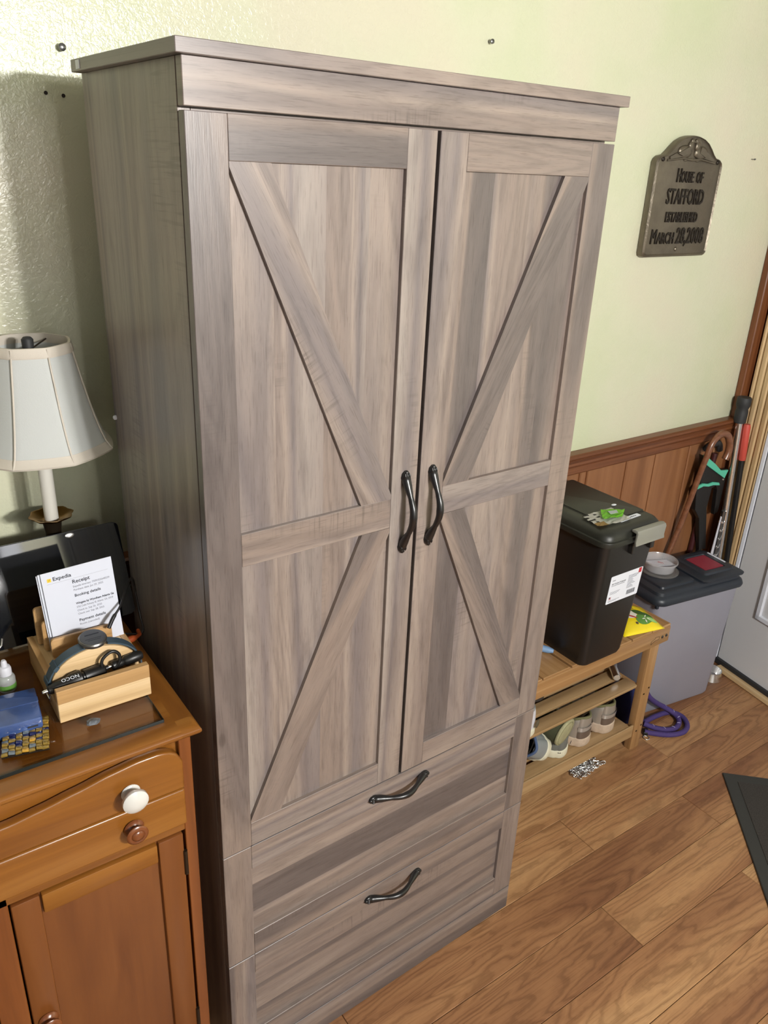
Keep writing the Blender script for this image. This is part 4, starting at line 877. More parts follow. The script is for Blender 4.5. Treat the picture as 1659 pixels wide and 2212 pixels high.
# label strip on the lid
ls = obj('name_strip', MB().prism(rrect(0, 0, 0.086, 0.0145, 0.003, 3), 'xy', 0, 0.0008), 'label_white', lid, label='white lettered label strip', M=T(1.222, 0.2205, 0.8752) @ Rz(radians(3)))
bars('faded_print', [(0.008 + 0.0072 * k, 0.0045 + 0.0006 * (k % 2), 0.008 + 0.0072 * k + w, 0.0095 - 0.0008 * (k % 3)) for k, w in enumerate((0.006, 0.005, 0.0062, 0.0055, 0.002, 0.0062, 0.0055, 0.006, 0.005))], 'ink_grey', ls, T(0, 0, 0.0009))
ls.children[0]['kind'] = 'stuff'
LT = 0.8778
def crumpled(name, pts, mat, label, cat, z, h=0.004, group=None, n=10):
    """thin crumpled sheet over a quad of four corner points"""
    A, B, C, D = [Vector((p[0], p[1], 0)) for p in pts]; bm = bmesh.new(); g = []
    r = random.Random(name + str(label))
    for i in range(n + 1):
        row = []
        for j in range(n + 1):
            u, v = i / n, j / n
            p = A * (1 - u) * (1 - v) + B * u * (1 - v) + C * u * v + D * (1 - u) * v
            row.append(bm.verts.new((p.x, p.y, z + 0.0006 + r.random() * h * (0.35 + 0.65 * (abs(u - .5) + abs(v - .5))))))
        g.append(row)
    for i in range(n):
        for j in range(n): bm.faces.new((g[i][j], g[i + 1][j], g[i + 1][j + 1], g[i][j + 1]))
    bmesh.ops.solidify(bm, geom=bm.faces[:], thickness=-0.0005)
    bmesh.ops.recalc_face_normals(bm, faces=bm.faces)
    me = bpy.data.meshes.new(name); bm.to_mesh(me); bm.free()
    for m in (mat if isinstance(mat, list) else [mat]): me.materials.append(MT[m])
    o = obj(name, me)
    if label: tag(o, label, cat, group)
    return o, me
o, me = crumpled('torn_wrapper', [(1.141, 0.224), (1.256, 0.215), (1.270, 0.296), (1.150, 0.293)], ['foil', 'black_print', 'tan'], 'torn silver and black wrapper lying open on the black lid', 'wrapper', 0.8778, 0.0035)
for p in me.polygons:
    c = p.center; d = (c.x - 1.155) * 0.6 + (c.y - 0.224) * 0.8
    if c.x < 1.195 and (int(c.x * 210) + int(c.y * 170)) % 3 == 0 and c.y > 0.245: p.material_index = 1
    elif c.x < 1.180 and c.y < 0.242: p.material_index = 2
lm, _ = crumpled('wipe_packet', [(1.176, 0.243), (1.236, 0.231), (1.278, 0.258), (1.222, 0.294)], 'lime', 'bright lime green sachet on top of the torn wrapper', 'packet', 0.8822, 0.006, n=8)
crumpled('packet_label', [(1.212, 0.250), (1.238, 0.246), (1.250, 0.262), (1.222, 0.268)], 'label_white', None, None, 0.8880, 0.001, n=3)[0].parent = lm
tag(obj('paper_scrap', MB().ball((1.292, 0.305, 0.8790), 0.006, 1.5, 0.9, 0.22, 2), 'label_white', smooth=60), 'small white paper scrap on the black lid beyond the lime sachet', 'scrap')

# blue stick end and yellow pouch on the bench
tag(obj('toy_stick', MB().tube([(1.128, 0.300, 0.4680), (1.120, 0.312, 0.4683), (1.095, 0.350, 0.4695), (1.06, 0.40, 0.4695)], lambda t: 0.0055 + 0.0055 * min(1, t * 2.2), 12), 'blue_soft', smooth=60), 'light blue rounded stick on the bench beside the black bin', 'stick')
pc = thing('treat_pouch', 'yellow treat pouch with green leaves lying on the bench end', 'pouch', (0, 0, 0))
def pouch_pt(u, v, top):
    A, B, C, D = [Vector(p) for p in ((1.374, 0.252), (1.520, 0.2205), (1.562, 0.340), (1.470, 0.425))]
    p = A * (1 - u) * (1 - v) + B * u * (1 - v) + C * u * v + D * (1 - u) * v
    h = (max(0, 1 - abs(2 * u - 1) ** 3) * max(0, 1 - abs(2 * v - 1) ** 3)) * 0.021
    return (p.x, p.y, 0.4588 + (h + 0.0012 if top else 0.0) + (0.003 * sin(9 * u + 3 * v) * (1 if top else 0) * (0.2 + h * 30)))
def patch(u0, u1, v0, v1, n, lift, shape=None):
    bm = bmesh.new(); g = [[bm.verts.new(Vector(pouch_pt(u0 + (u1 - u0) * i / n, v0 + (v1 - v0) * j / n, True)) + Vector((0, 0, lift))) for j in range(n + 1)] for i in range(n + 1)]
    for i in range(n):
        for j in range(n): bm.faces.new((g[i][j], g[i + 1][j], g[i + 1][j + 1], g[i][j + 1]))
    me = bpy.data.meshes.new('patch'); bm.to_mesh(me); bm.free(); return me
n = 14; bm = bmesh.new()
gt = [[bm.verts.new(pouch_pt(i / n, j / n, True)) for j in range(n + 1)] for i in range(n + 1)]; gb = [[bm.verts.new(pouch_pt(i / n, j / n, False)) for j in range(n + 1)] for i in range(n + 1)]
for i in range(n):
    for j in range(n):
        bm.faces.new((gt[i][j], gt[i + 1][j], gt[i + 1][j + 1], gt[i][j + 1])); bm.faces.new((gb[i][j], gb[i][j + 1], gb[i + 1][j + 1], gb[i + 1][j]))
for i in range(n):
    for a, b_ in (((i, 0), (i + 1, 0)), ((i + 1, n), (i, n)), ((0, i + 1), (0, i)), ((n, i), (n, i + 1))):
        bm.faces.new((gt[a[0]][a[1]], gb[a[0]][a[1]], gb[b_[0]][b_[1]], gt[b_[0]][b_[1]]))
me = bpy.data.meshes.new('bag'); bm.to_mesh(me); bm.free(); me.materials.append(MT['yellow']); me.polygons.foreach_set('use_smooth', [True] * len(me.polygons))
obj('bag', me, None, pc)
def blob(name, uc, vc, ru, rv, ang, mat, lift, pointed=False):
    """printed oval or leaf on the pouch's upper film"""
    bm = bmesh.new(); rings = []
    for q in (0.0, 0.5, 1.0):
        row = []
        for k in range(18):
            a = 2 * pi * k / 18; y_ = sin(a) * (abs(sin(a)) if pointed else 1.0); x_ = cos(a)
            du, dv = q * (ru * x_ * cos(ang) - rv * y_ * sin(ang)), q * (ru * x_ * sin(ang) + rv * y_ * cos(ang))
            row.append(bm.verts.new(Vector(pouch_pt(min(.99, max(.01, uc + du)), min(.99, max(.01, vc + dv)), True)) + Vector((0, 0, lift))))
            if q == 0.0: break
        rings.append(row)
    for k in range(18):
        bm.faces.new((rings[0][0], rings[1][k], rings[1][(k + 1) % 18]))
        bm.faces.new((rings[1][k], rings[2][k], rings[2][(k + 1) % 18], rings[1][(k + 1) % 18]))
    me_ = bpy.data.meshes.new(name); bm.to_mesh(me_); bm.free(); me_.materials.append(MT[mat]); obj(name, me_, None, pc)
blob('white_print', 0.30, 0.52, 0.26, 0.15, -0.5, 'foil', 0.0006); blob('red_band', 0.34, 0.44, 0.20, 0.024, -0.62, 'ink_red', 0.0010)
blob('dark_print', 0.22, 0.74, 0.20, 0.030, -0.3, 'brown_patch', 0.0009, True); blob('dark_print', 0.44, 0.70, 0.16, 0.022, -0.6, 'brown_patch', 0.0009, True); blob('dark_print', 0.26, 0.86, 0.09, 0.02, -0.4, 'brown_patch', 0.0009, True)
blob('leaf_print', 0.66, 0.30, 0.22, 0.16, 0.3, 'leaf_green', 0.0007); blob('leaf_print', 0.60, 0.48, 0.17, 0.07, -0.7, 'leaf_dark', 0.0010, True); blob('leaf_print', 0.74, 0.40, 0.16, 0.06, -0.3, 'leaf_dark', 0.0011, True); blob('leaf_print', 0.80, 0.22, 0.12, 0.06, -0.5, 'leaf_pale', 0.0012)
for k, (u_, v_) in enumerate(((0.62, 0.27), (0.68, 0.33), (0.64, 0.20), (0.71, 0.24))): blob('flower_print', u_, v_, 0.045, 0.014, 0.8 * k, 'foil', 0.0014 + 0.0002 * k, True)
blob('dark_print', 0.42, 0.20, 0.035, 0.035, 0.4, 'brown_patch', 0.0009, True)

# ------------------------------------------------------------------ grey bin with navy lid
GM = T(1.613, 0.311, 0.0) @ Rz(radians(-8))
gb_ = thing('storage_bin', 'grey translucent storage bin with navy lid standing on the floor', 'bin'); gb_.matrix_world = GM
rings = [rring(0.030, 0.036, 0.374, 0.166, 0.02, 0.001), rring(0.026, 0.031, 0.379, 0.172, 0.022, 0.012), rring(0.014, 0.014, 0.388, 0.186, 0.025, 0.452)]
obj('body', MB().loft(rings), 'tub_grey', gb_, smooth=50)
nl = obj('lid', MB().loft([rring(0.010, 0.010, 0.390, 0.190, 0.03, 0.4525), rring(0.001, 0.001, 0.398, 0.200, 0.035, 0.4525), rring(-0.001, -0.001, 0.400, 0.201, 0.036, 0.461), rring(0.003, 0.003, 0.396, 0.198, 0.035, 0.473), rring(0.010, 0.010, 0.390, 0.192, 0.03, 0.478), rring(0.014, 0.014, 0.386, 0.190, 0.028, 0.480),
    rring(0.016, 0.016, 0.384, 0.188, 0.028, 0.490), rring(0.020, 0.020, 0.380, 0.185, 0.026, 0.493)]), 'navy', gb_, smooth=40)
obj('flap', MB().loft([rring(0.040, 0.036, 0.190, 0.176, 0.014, 0.4928), rring(0.042, 0.038, 0.188, 0.174, 0.014, 0.499), rring(0.046, 0.042, 0.184, 0.170, 0.012, 0.501)]), 'navy', nl, smooth=40)
obj('flap', MB().loft([rring(0.200, 0.010, 0.394, 0.192, 0.020, 0.4928), rring(0.200, 0.008, 0.394, 0.193, 0.020, 0.499), rring(0.204, 0.012, 0.390, 0.190, 0.018, 0.5015)]), 'navy', nl, smooth=40)
obj('flap', MB().loft([rring(0.236, 0.040, 0.372, 0.178, 0.010, 0.5014), rring(0.240, 0.044, 0.368, 0.174, 0.010, 0.5075), rring(0.256, 0.060, 0.352, 0.158, 0.008, 0.5075), rring(0.258, 0.062, 0.350, 0.156, 0.008, 0.5035)]), 'navy', nl, smooth=30)
obj('red_panel', MB().prism(rrect(0.262, 0.066, 0.348, 0.152, 0.003), 'xy', 0.5036, 0.5062), 'red', nl, label='dark red square label')
obj('white_strip', MB().prism(rrect(0.377, 0.088, 0.385, 0.166, 0.0035), 'xy', 0.5016, 0.5032), 'label_white', nl, label='white adhesive strip')
obj('clip', MB().box(0.006, 0.012, 0.440, 0.016, 0.024, 0.452, 'z', 0.002), 'navy', gb_)
# tub and clear lid on it
LDZ = 0.5012
cl = tag(obj('tub_lid', MB().lathe([(0.050, 0.0), (0.060, 0.0), (0.062, 0.002), (0.062, 0.005), (0.060, 0.006), (0.048, 0.0045), (0.001, 0.0045)], 40, T(1.750, 0.424, LDZ) ), 'clear_lid', smooth=40), 'clear round plastic lid lying under the deli tub', 'lid')
tu = thing('deli_tub', 'frosted round plastic tub with a white card inside on the navy lid', 'tub', (1.749, 0.427, LDZ + 0.0062))
obj('cup', MB().lathe([(0.001, 0.0), (0.046, 0.0), (0.048, 0.002), (0.053, 0.028), (0.057, 0.029), (0.058, 0.032), (0.057, 0.035), (0.0545, 0.035), (0.052, 0.030), (0.047, 0.004), (0.001, 0.003)], 44, cap=False), 'clear_tub', tu, smooth=40)
cdm = obj('card', MB().box(-0.041, -0.027, 0, 0.041, 0.027, 0.0008, 'x'), 'paper', tu, M=T(0.0, 0.0, 0.0215) @ Rz(radians(-24)) @ Rx(radians(-6)), label='white bordered card with red writing')
bars('card_border', [(-0.039, -0.025, 0.039, -0.024), (-0.039, 0.024, 0.039, 0.025), (-0.039, -0.0239, -0.038, 0.0239), (0.038, -0.0239, 0.039, 0.0239)], 'ink_grey', cdm, T(0, 0, 0.0009))
mb = MB(); mb.tube(spline([(-0.006, 0.006, 0.001), (0.002, 0.009, 0.001), (-0.003, 0.001, 0.001), (0.005, 0.003, 0.001), (0.001, -0.005, 0.001), (0.009, -0.002, 0.001), (0.006, -0.010, 0.001)], 5), 0.0006, 5); obj('scribble', mb, 'ink_red', cdm)
tag(obj('pet_bowl', MB().lathe([(0.030, 0.0), (0.042, 0.001), (0.034, 0.030), (0.036, 0.033), (0.033, 0.033), (0.026, 0.006), (0.001, 0.005)], 36, T(2.088, 0.345, 0), cap=False), 'chrome', smooth=40), 'shiny metal bowl on the floor between the grey bin and the door', 'bowl')

# ------------------------------------------------------------------ things leaning in the corner
def stick(path, r, seg=12): return MB().tube(path, r, seg)
cn = thing('walking_cane', 'brown wooden walking cane with a crook handle leaning on the wainscot', 'cane', (0, 0, 0))
crook = spline([(1.9656, 0.472, 0.8565), (1.9738, 0.471, 0.8885), (1.993, 0.47, 0.9134), (2.0221, 0.468, 0.9247), (2.0532, 0.466, 0.9124), (2.0708, 0.464, 0.8829), (2.0727, 0.463, 0.8535), (2.0629, 0.463, 0.828)], 6)
shaft = [(1.7, 0.5135, 0.004), (1.905, 0.5035, 0.487), (1.9598, 0.478, 0.8037)]
obj('shaft', stick(spline(shaft, 6) + crook, lambda t: 0.0085 + 0.0035 * min(1, t * 1.5)), 'cane', cn, smooth=60)
obj('ferrule', stick([(1.6982, 0.5137, 0.0005), (1.708, 0.5133, 0.026)], 0.0105), 'black_rubber', cn, smooth=50)
cr = thing('shower_pole', 'chrome pole with black rubber boot standing in the corner beside the casing', 'pole', (0, 0, 0))
PA, PB = Vector((2.150, 0.492, 0.950)), Vector((2.160, 0.458, 0.40)); PF = PA + (PB - PA) * (0.946 / 0.55)
obj('tube', stick([PF, PA + (PF - PA) * 0.3, PA], 0.0125, 18), 'chrome', cr, smooth=60)
obj('boot', MB().lathe([(0.0175, -0.030), (0.021, -0.028), (0.0215, 0.010), (0.019, 0.020), (0.0235, 0.032), (0.024, 0.055), (0.021, 0.060)], 20, T(2.151, 0.4925, 0.968)), 'black_rubber', cr, smooth=50, label='black rubber boot')
rs = thing('broom_handle', 'black stick with a coral red grip standing beside the light casing', 'stick', (0, 0, 0))
RA, RB = Vector((2.1685, 0.4725, 0.935)), Vector((2.180, 0.438, 0.43))
RD = (RB - RA); RF = RA + RD * (0.934 / 0.505)
obj('rod', stick([RF, RA + RD * 0.24], 0.0095), 'wire', rs, smooth=60)
obj('grip', MB().tube([RA + RD * 0.255, RA + RD * 0.25, RA + RD * 0.02, RA], lambda t: 0.0125 if 0.1 < t < 0.9 else 0.0105, 14), 'orange_red', rs, smooth=50, label='coral red plastic grip')
tl = thing('jaw_tool', 'black hand tool with teal edged jaws hanging behind the cane crook', 'tool', (0, 0, 0))
mb = MB(); mb.prism([(1.966, 0.852), (2.045, 0.806), (2.088, 0.774), (2.136, 0.772), (2.139, 0.770), (2.139, 0.740), (2.138, 0.606), (2.116, 0.601), (2.100, 0.700), (2.088, 0.718), (2.066, 0.712), (2.060, 0.640), (2.112, 0.465), (2.070, 0.470), (2.026, 0.606), (1.990, 0.645), (1.972, 0.726), (1.988, 0.738), (1.985, 0.790)], 'xz', 0.488, 0.504, 'z', bev=0.002)
obj('body', mb, 'wire', tl)
obj('edge_strip', MB().prism([(1.967, 0.855), (1.969, 0.826), (2.119, 0.742), (2.133, 0.770), (2.087, 0.777), (2.044, 0.808)], 'xz', 0.4815, 0.4875, 'x', bev=0.001), 'teal', tl, label='teal jaw edge')
obj('edge_strip', MB().prism([(1.968, 0.729), (1.974, 0.742), (1.997, 0.745), (2.029, 0.737), (2.055, 0.739), (2.093, 0.730), (2.099, 0.719), (2.059, 0.727), (2.031, 0.727), (2.0, 0.734)], 'xz', 0.4815, 0.4875, 'x', bev=0.001), 'teal', tl, label='teal jaw edge')
obj('rivet', MB().lathe([(0.004, 0), (0.003, 0.002)], 10, T(2.122, 0.488, 0.735) @ Rx(pi / 2)), 'chrome', tl)
obj('handle', MB().tube([(2.080, 0.496, 0.480), (2.070, 0.496, 0.24), (2.062, 0.496, 0.001)], 0.010, 10), 'wire', tl, smooth=50)
obj('grip', MB().tube(spline([(2.012, 0.512, 0.858), (2.045, 0.512, 0.868), (2.085, 0.512, 0.868), (2.10, 0.512, 0.84)], 5), 0.011, 10), 'black_rubber', tl, smooth=50)
rb = thing('ribbed_rod', 'grey metal rod with shiny notches standing behind the grey bin', 'rod', (0, 0, 0))
RA2, RB2 = Vector((2.135, 0.466, 0.62)), Vector((2.124, 0.452, 0.002))
obj('rod', stick([RB2, RA2], 0.009), 'steel_dark', rb, smooth=60)
for k in range(7):
    p = RB2 + (RA2 - RB2) * (0.62 + 0.052 * k); obj('notch', MB().tube([p - Vector((0, 0, 0.003)), p + Vector((0, 0, 0.003))], 0.0108, 12), 'chrome', rb, smooth=50)
tag(obj('white_slat', MB().box(-0.013, -0.003, 0.0, 0.013, 0.003, 0.60, 'z', 0.002, T(2.094, 0.4655, 0.001) @ Ry(radians(4.0))), 'white_plastic'), 'narrow white plastic slat standing left of the notched rod', 'slat')
tag(obj('maroon_pole', stick([(2.03, 0.5165, 0.003), (2.085, 0.5170, 0.83)], 0.0095), 'maroon', smooth=60), 'dark maroon pole standing against the wainscot behind the black tool', 'pole')
tag(obj('brass_rail', stick([(2.196, 0.4765, 0.002), (2.176, 0.4935, 0.80)], 0.0095), 'brass_light', smooth=60), 'pale brass tube standing between the black stick and the chrome pole', 'tube')

# ------------------------------------------------------------------ shoes
def shoe(L, Wd, H, mats, heel_h=None, low=False, sole_t=0.020, stripe=None, toe_h=0.62):
    """returns list of (name, MB, material): heel at y = 0, toe at y = L, sole on z = 0"""
    out = []
    def half(t):        # half width along the length
        if t < 0.12: return Wd * 0.5 * (0.62 + 0.20 * math.sqrt(max(0, t / 0.12)))
        if t < 0.45: return Wd * 0.5 * (0.82 - 0.02 * sin((t - 0.12) / 0.33 * pi))
        if t < 0.75: return Wd * 0.5 * (0.82 + 0.18 * sin((t - 0.45) / 0.30 * pi / 2))
        return Wd * 0.5 * max(0.30, math.sqrt(max(0, 1 - ((t - 0.75) / 0.27) ** 2)))
    def top(t):
        if t < 0.5: return H * (1.0 - 0.16 * sin(t / 0.5 * pi))
        if t < 0.62: return H * (1.0 + 0.10 * sin((t - 0.5) / 0.12 * pi))
        return H * (1.0 - (1 - toe_h) * min(1, (t - 0.62) / 0.25)) * (1 if t < 0.9 else 1 - 0.9 * (t - 0.9) / 0.1 * 0.45)
    n = 26; z0 = sole_t * 0.8; rings = []
    for i in range(n + 1):
        t = i / n; w = half(t); h = top(t); foot = sole_t + 0.006
        if t < 0.03: zc = h
        elif t < 0.10: zc = h + (foot - h) * (t - 0.03) / 0.07
        elif t < 0.48: zc = foot
        elif t < 0.60: zc = foot + (h * 1.02 - foot) * ((t - 0.48) / 0.12)
        else: zc = h * 1.02
        op = zc < h * 0.95
        a, b_, c = (0.86, 0.70, 0.52) if op else (0.80, 0.62, 0.42)
        y = L * t
        lo = (zc if op else h * 0.985)
        half_pts = [(-w, z0), (-w * 1.04, z0 + (h - z0) * 0.35), (-w * 0.97, z0 + (h - z0) * 0.72), (-w * a, h * 0.97), (-w * (a + b_) / 2, h), (-w * b_, h * 0.985 if op else h), (-w * c, (lo + h) / 2 if op else h * 1.01), (-w * 0.30, zc)]
        r = [(x, y, z) for x, z in half_pts] + [(0, y, zc)] + [(-x, y, z) for x, z in half_pts[::-1]]
        rings.append(r)
    mb = MB(); mb.loft(rings, False, False)
    # heel back wall
    out.append(('upper', mb, mats['upper']))
    back = MB(); hw = half(0); bz = [z0, z0 + (H - z0) * 0.35, z0 + (H - z0) * 0.72, H * 0.985]
    rr = []
    for z, k in zip(bz, (1.0, 1.04, 0.97, 0.84)):
        rr.append([(hw * k * cos(pi + pi * j / 10), -0.55 * hw * k * sin(pi * j / 10) , z) for j in range(11)])
    rr.append([(p[0] * 0.8, p[1] * 0.55 + 0.002, H * 1.0) for p in rr[-1]])
    back.loft(rr, False, False); out.append(('heel_counter', back, mats.get('heel', mats['upper'])))
    pts = []
    for i in range(n + 1): pts.append((half(i / n) * 1.07 + 0.001, L * i / n))
    hwid = pts[0][0]
    outl = [(hwid * cos(a), 0.60 * hwid * sin(a)) for a in [-pi + pi * k / 10 for k in range(1, 10)]]
    ol = outl + pts + [(-x, y) for x, y in pts[::-1]]
    out.append(('sole', MB().prism(ol, 'xy', 0.0, sole_t, 'y', bev=0.003), mats['sole']))
    if stripe:
        sb = MB(); s0, s1 = stripe[1:]
        r1 = [[(hw * 1.09 * cos(pi + pi * j / 14), -0.55 * hw * 1.09 * sin(pi * j / 14) - 0.0012, z) for j in range(15)] for z in (s0, (s0 + s1) / 2, s1)]
        sb.loft(r1, False, False); out.append(('stripe', sb, stripe[0]))
    if 'panel' in mats:
        pb = MB(); pb.loft([[(hw * kk * cos(pi + pi * j / 14), -0.55 * hw * kk * sin(pi * j / 14) - 0.0008, z) for j in range(15)] for z, kk in ((sole_t - 0.004, 1.03), (sole_t + 0.012, 1.07), (sole_t + 0.024, 1.065))], False, False); out.append(('heel_panel', pb, mats['panel']))
    if 'lining' in mats:
        lb_ = MB(); r2 = []
        for i in range(12):
            t = 0.07 + 0.45 * i / 11; w = half(t) * 0.62; r2.append([(x * w, L * t, sole_t + 0.0075 + 0.002 * abs(x)) for x in (-1, -0.5, 0, 0.5, 1)])
        lb_.loft(r2, False, False); out.append(('insole', lb_, mats['lining']))
    if 'collar' in mats:
        cpath = [(half(t) * s * 0.80, L * t, top(t) * 0.995) for s, ts in ((-1, [0.50, 0.42, 0.34, 0.26, 0.18, 0.10, 0.04]), (1, [0.04, 0.10, 0.18, 0.26, 0.34, 0.42, 0.50])) for t in ts]
        cpath = cpath[:7] + [(-hw * 0.45, -0.008, H * 1.0), (0, -0.014, H * 1.01), (hw * 0.45, -0.008, H * 1.0)] + cpath[7:]
        out.append(('collar', MB().tube(spline(cpath, 3), 0.0045, 8), mats['collar']))
    if 'lace' in mats:
        lm_ = MB()
        for k in range(4):
            t = 0.56 + 0.05 * k; lm_.tube([(-half(t) * 0.5, L * t, top(t) * 1.0), (0, L * t + 0.004, top(t) * 1.05), (half(t) * 0.5, L * t, top(t) * 1.0)], 0.0024, 6)
        out.append(('laces', lm_, mats['lace']))
    return out
def place_shoe(label, M, parts, name='shoe', group='shoes on the bench'):
    t = thing(name, label, 'shoe', group=group); t.matrix_world = M
    for nm, mb, m in parts: obj(nm, mb, m, t, smooth=60)
    return t
SZ = 0.099
silver = dict(panel='taupe', upper='silver_shoe', heel='silver_shoe', sole='beige_sole', lining='olive_dark', collar='olive')
place_shoe('silver slip-on with olive lining nearest the bench leg, heel out', T(1.401, 0.278, SZ) @ Rz(radians(8)), shoe(0.205, 0.105, 0.100, silver, stripe=('shoe_band', 0.058, 0.071), sole_t=0.033))
place_shoe('silver slip-on second from the bench leg, heel out at the shelf edge', T(1.289, 0.276, SZ) @ Rz(radians(10)), shoe(0.205, 0.105, 0.100, silver, stripe=('shoe_band', 0.058, 0.071), sole_t=0.030))
canv = shoe(0.20, 0.098, 0.060, dict(upper='grey_canvas', sole='white_sole', lining='dark_insole', collar='grey_canvas'), sole_t=0.027, stripe=('wire', 0.0195, 0.0225))
t = place_shoe('grey canvas sneaker with white sole below the tipped olive shoe', T(1.196, 0.276, SZ) @ Rz(radians(24)), canv)
obj('logo', MB().box(-0.007, -0.0275, 0.046, 0.007, -0.0262, 0.049, M=Rz(0.1)), 'ink', t, label='small dark stitched logo')
om = Matrix(((-0.95, 0.16, 0.0, 1.232), (0.20, 0.93, 0.0, 0.282), (0.0, 0.0, 1.0, 0.203), (0, 0, 0, 1)))
ax_l, ax_n = Vector((-0.93, 0.12, 0.34)).normalized(), Vector((0.22, -0.95, 0.20)); ax_n = (ax_n - ax_l * ax_n.dot(ax_l)).normalized(); ax_u = -ax_n; ax_s = ax_l.cross(ax_u)
om = Matrix(((ax_s.x, ax_l.x, ax_u.x, 1.222), (ax_s.y, ax_l.y, ax_u.y, 0.266), (ax_s.z, ax_l.z, ax_u.z, 0.196), (0, 0, 0, 1)))
t = thing('shoe', 'olive slip-on tipped up with its round tan heel sole facing out', 'shoe', group='shoes on the bench'); t.matrix_world = T(1.176, 0.262, 0.197) @ Rz(radians(14)) @ Rx(radians(90 + 8))
el = lambda k, dx=0.0: [(0.049 * k * cos(2 * pi * i / 36) + dx, 0.043 * k * sin(2 * pi * i / 36)) for i in range(36)]
obj('sole', MB().prism(el(1.0), 'xy', 0.0, 0.011, bev=0.004), 'tan_sole', t, smooth=50)
obj('tread_edge', MB().tube([(x, y, 0.0105) for x, y in el(0.84, -0.003)], 0.0012, 6, closed=True), 'olive', t, smooth=60)
obj('upper', MB().loft([[(x, y, z) for x, y in el(k, dx)] for k, z, dx in ((0.93, 0.0, 0), (0.95, -0.015, -0.002), (0.88, -0.04, -0.006), (0.74, -0.065, -0.012), (0.45, -0.080, -0.02), (0.1, -0.085, -0.024))]), 'olive_dark', t, smooth=60)
place_shoe('silver grey running shoe lying on its side with blue rimmed opening', T(1.098, 0.268, SZ + 0.012) @ Rz(radians(12)) @ Ry(radians(-56)) @ T(0.040, 0, 0), shoe(0.20, 0.100, 0.092, dict(upper='grey_mesh', sole='white_sole', lining='dark_insole', collar='blue_insole', lace='dark_insole'), sole_t=0.024))
place_shoe('cream leather shoe half hidden by the wardrobe on the lowest shelf', T(0.968, 0.268, SZ) @ Rz(radians(2)), shoe(0.20, 0.10, 0.080, dict(upper='cream_leather', sole='cream_leather', lining='dark_insole', collar='cream_leather'), sole_t=0.022))
US = 0.2556
t = place_shoe('white and grey sneaker with brown heel patch on the upper shelf', T(1.014, 0.262, US) @ Rz(radians(8)), shoe(0.20, 0.098, 0.088, dict(upper='dark_brown', heel='white_plastic', sole='white_sole', lining='dark_insole', collar='grey_mesh'), sole_t=0.022))
obj('heel_patch', MB().ball((0.016, -0.0255, 0.036), 0.016, 0.9, 0.22, 0.75, 2, M=Rz(0.28)), 'brown_patch', t, smooth=60)
place_shoe('dark olive shoe at the back of the upper shelf under the black bin', T(1.155, 0.362, US) @ Rz(radians(-6)), shoe(0.13, 0.08, 0.07, dict(upper='olive_dark', sole='dark_brown', lining='dark_insole', collar='olive_dark'), sole_t=0.015))
# torch, blue cloth bag and small blue ball
fl_ = thing('flashlight', 'chrome flashlight lying on the upper shelf near the bench leg', 'flashlight', (0, 0, 0))
FM = T(1.432, 0.290, US + 0.0155) @ Rz(radians(-38)) @ Rx(radians(-90))
obj('barrel', MB().lathe([(0.010, 0.0), (0.0125, 0.003), (0.0125, 0.055), (0.0155, 0.066), (0.0155, 0.085), (0.013, 0.088)], 20, FM), 'chrome', fl_, smooth=40)
tag(obj('cloth_bag', MB().ball((1.598, 0.345, 0.075), 0.06, 0.55, 1.0, 1.25, 3, jitter=0.05), 'navy_cloth', smooth=80), 'crumpled navy blue cloth bag on the floor behind the bench leg', 'bag')
tag(obj('toy_ball', MB().ball((1.60, 0.42, 0.031), 0.03, 1, 1, 1, 2), 'blue_soft', smooth=80), 'small light blue ball on the floor behind the navy bag', 'ball')

# ------------------------------------------------------------------ chain, leash, mat
ch = thing('dog_chain', 'shiny metal chain heaped on the floor in front of the shoes', 'chain', (0, 0, 0))
LK = MB().tube([(0.0055 * cos(a) + (0.0034 if cos(a) > 0 else -0.0034), 0.0046 * sin(a), 0) for a in [2 * pi * k / 14 for k in range(14)]], 0.0014, 7, closed=True).mesh('link', 'chrome', 60)
r = random.Random(3)
for k in range(120):
    u = r.gauss(0, 0.5); v = r.gauss(0, 0.5)
    u = max(-0.95, min(0.95, u)); v = max(-0.9, min(0.9, v))
    x = 1.305 + 0.062 * u - 0.004 * v; y = 0.266 + 0.034 * v + 0.004 * u
    zz = 0.0035 + 0.013 * max(0, 1 - abs(u) - abs(v) * 0.6) * r.random()
    obj('link', LK, None, ch, M=T(x, y, zz + 0.003) @ Rz(r.uniform(0, 6.28)) @ Rx(r.uniform(-0.8, 0.8)) @ Ry(r.uniform(-0.35, 0.35)))
le = thing('dog_leash', 'purple rope leash looped on the floor beside the bench leg', 'leash', (0, 0, 0))
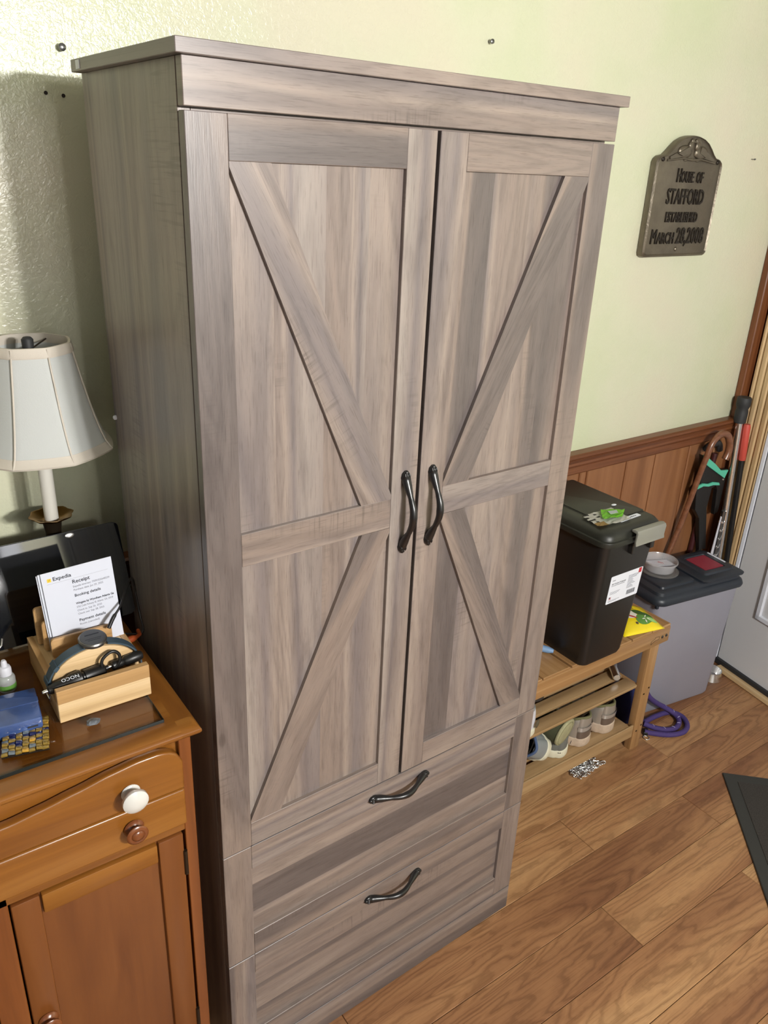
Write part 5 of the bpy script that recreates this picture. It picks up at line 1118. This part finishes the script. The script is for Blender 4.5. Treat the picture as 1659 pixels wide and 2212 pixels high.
lpth = spline([(1.625, 0.300, 0.135), (1.650, 0.298, 0.104), (1.695, 0.297, 0.066), (1.735, 0.288, 0.038), (1.757, 0.262, 0.020), (1.748, 0.236, 0.0115), (1.712, 0.220, 0.0105), (1.675, 0.228, 0.0105), (1.645, 0.256, 0.0125), (1.622, 0.285, 0.020)], 7)
obj('rope', MB().tube(lpth, 0.0088, 12), 'purple', le, smooth=60)
l2 = spline([(1.600, 0.262, 0.0105), (1.650, 0.214, 0.0105), (1.705, 0.192, 0.0105), (1.752, 0.206, 0.0105), (1.778, 0.245, 0.0105), (1.760, 0.284, 0.0105), (1.70, 0.296, 0.0105), (1.64, 0.296, 0.0105)], 7)
obj('rope', MB().tube(l2, 0.0088, 12), 'purple', le, smooth=60)
for k in range(3, len(lpth) - 4, 6):
    p = lpth[k]; q_ = lpth[k + 1]; d_ = (q_ - p).normalized(); sd = d_.cross(Vector((0, 0, 1))).normalized()
    obj('fleck', MB().tube([p + Vector((0, 0, 0.0085)) - sd * 0.0045 - d_ * 0.003, p + Vector((0, 0, 0.0099)), p + Vector((0, 0, 0.0085)) + sd * 0.0045 + d_ * 0.003], 0.0009, 5), 'rope_fleck', le)
obj('clasp', MB().box(-0.014, -0.008, 0.0, 0.014, 0.008, 0.015, 'x', 0.003, T(1.606, 0.262, 0.0005) @ Rz(0.6)), 'wire', le, label='black clasp')
obj('ring', MB().tube([(0.010 * cos(2 * pi * k / 16), 0.010 * sin(2 * pi * k / 16), 0) for k in range(16)], 0.0017, 8, T(1.590, 0.246, 0.0020), closed=True), 'chrome', le, smooth=60, label='silver metal ring')

mt_ = thing('door_mat', 'charcoal floor mat with a smooth black border at the door', 'mat'); mt_.matrix_world = T(1.656, 0.007, 0) @ Rz(radians(-43.5))
obj('border', MB().box(0.0, -0.75, 0.0003, 1.1, 0.0, 0.006, 'x', 0.002), 'mat', mt_)
obj('pile', MB().box(0.036, -0.714, 0.004, 1.06, -0.036, 0.0078, 'x', 0.001), 'mat_pile', mt_)
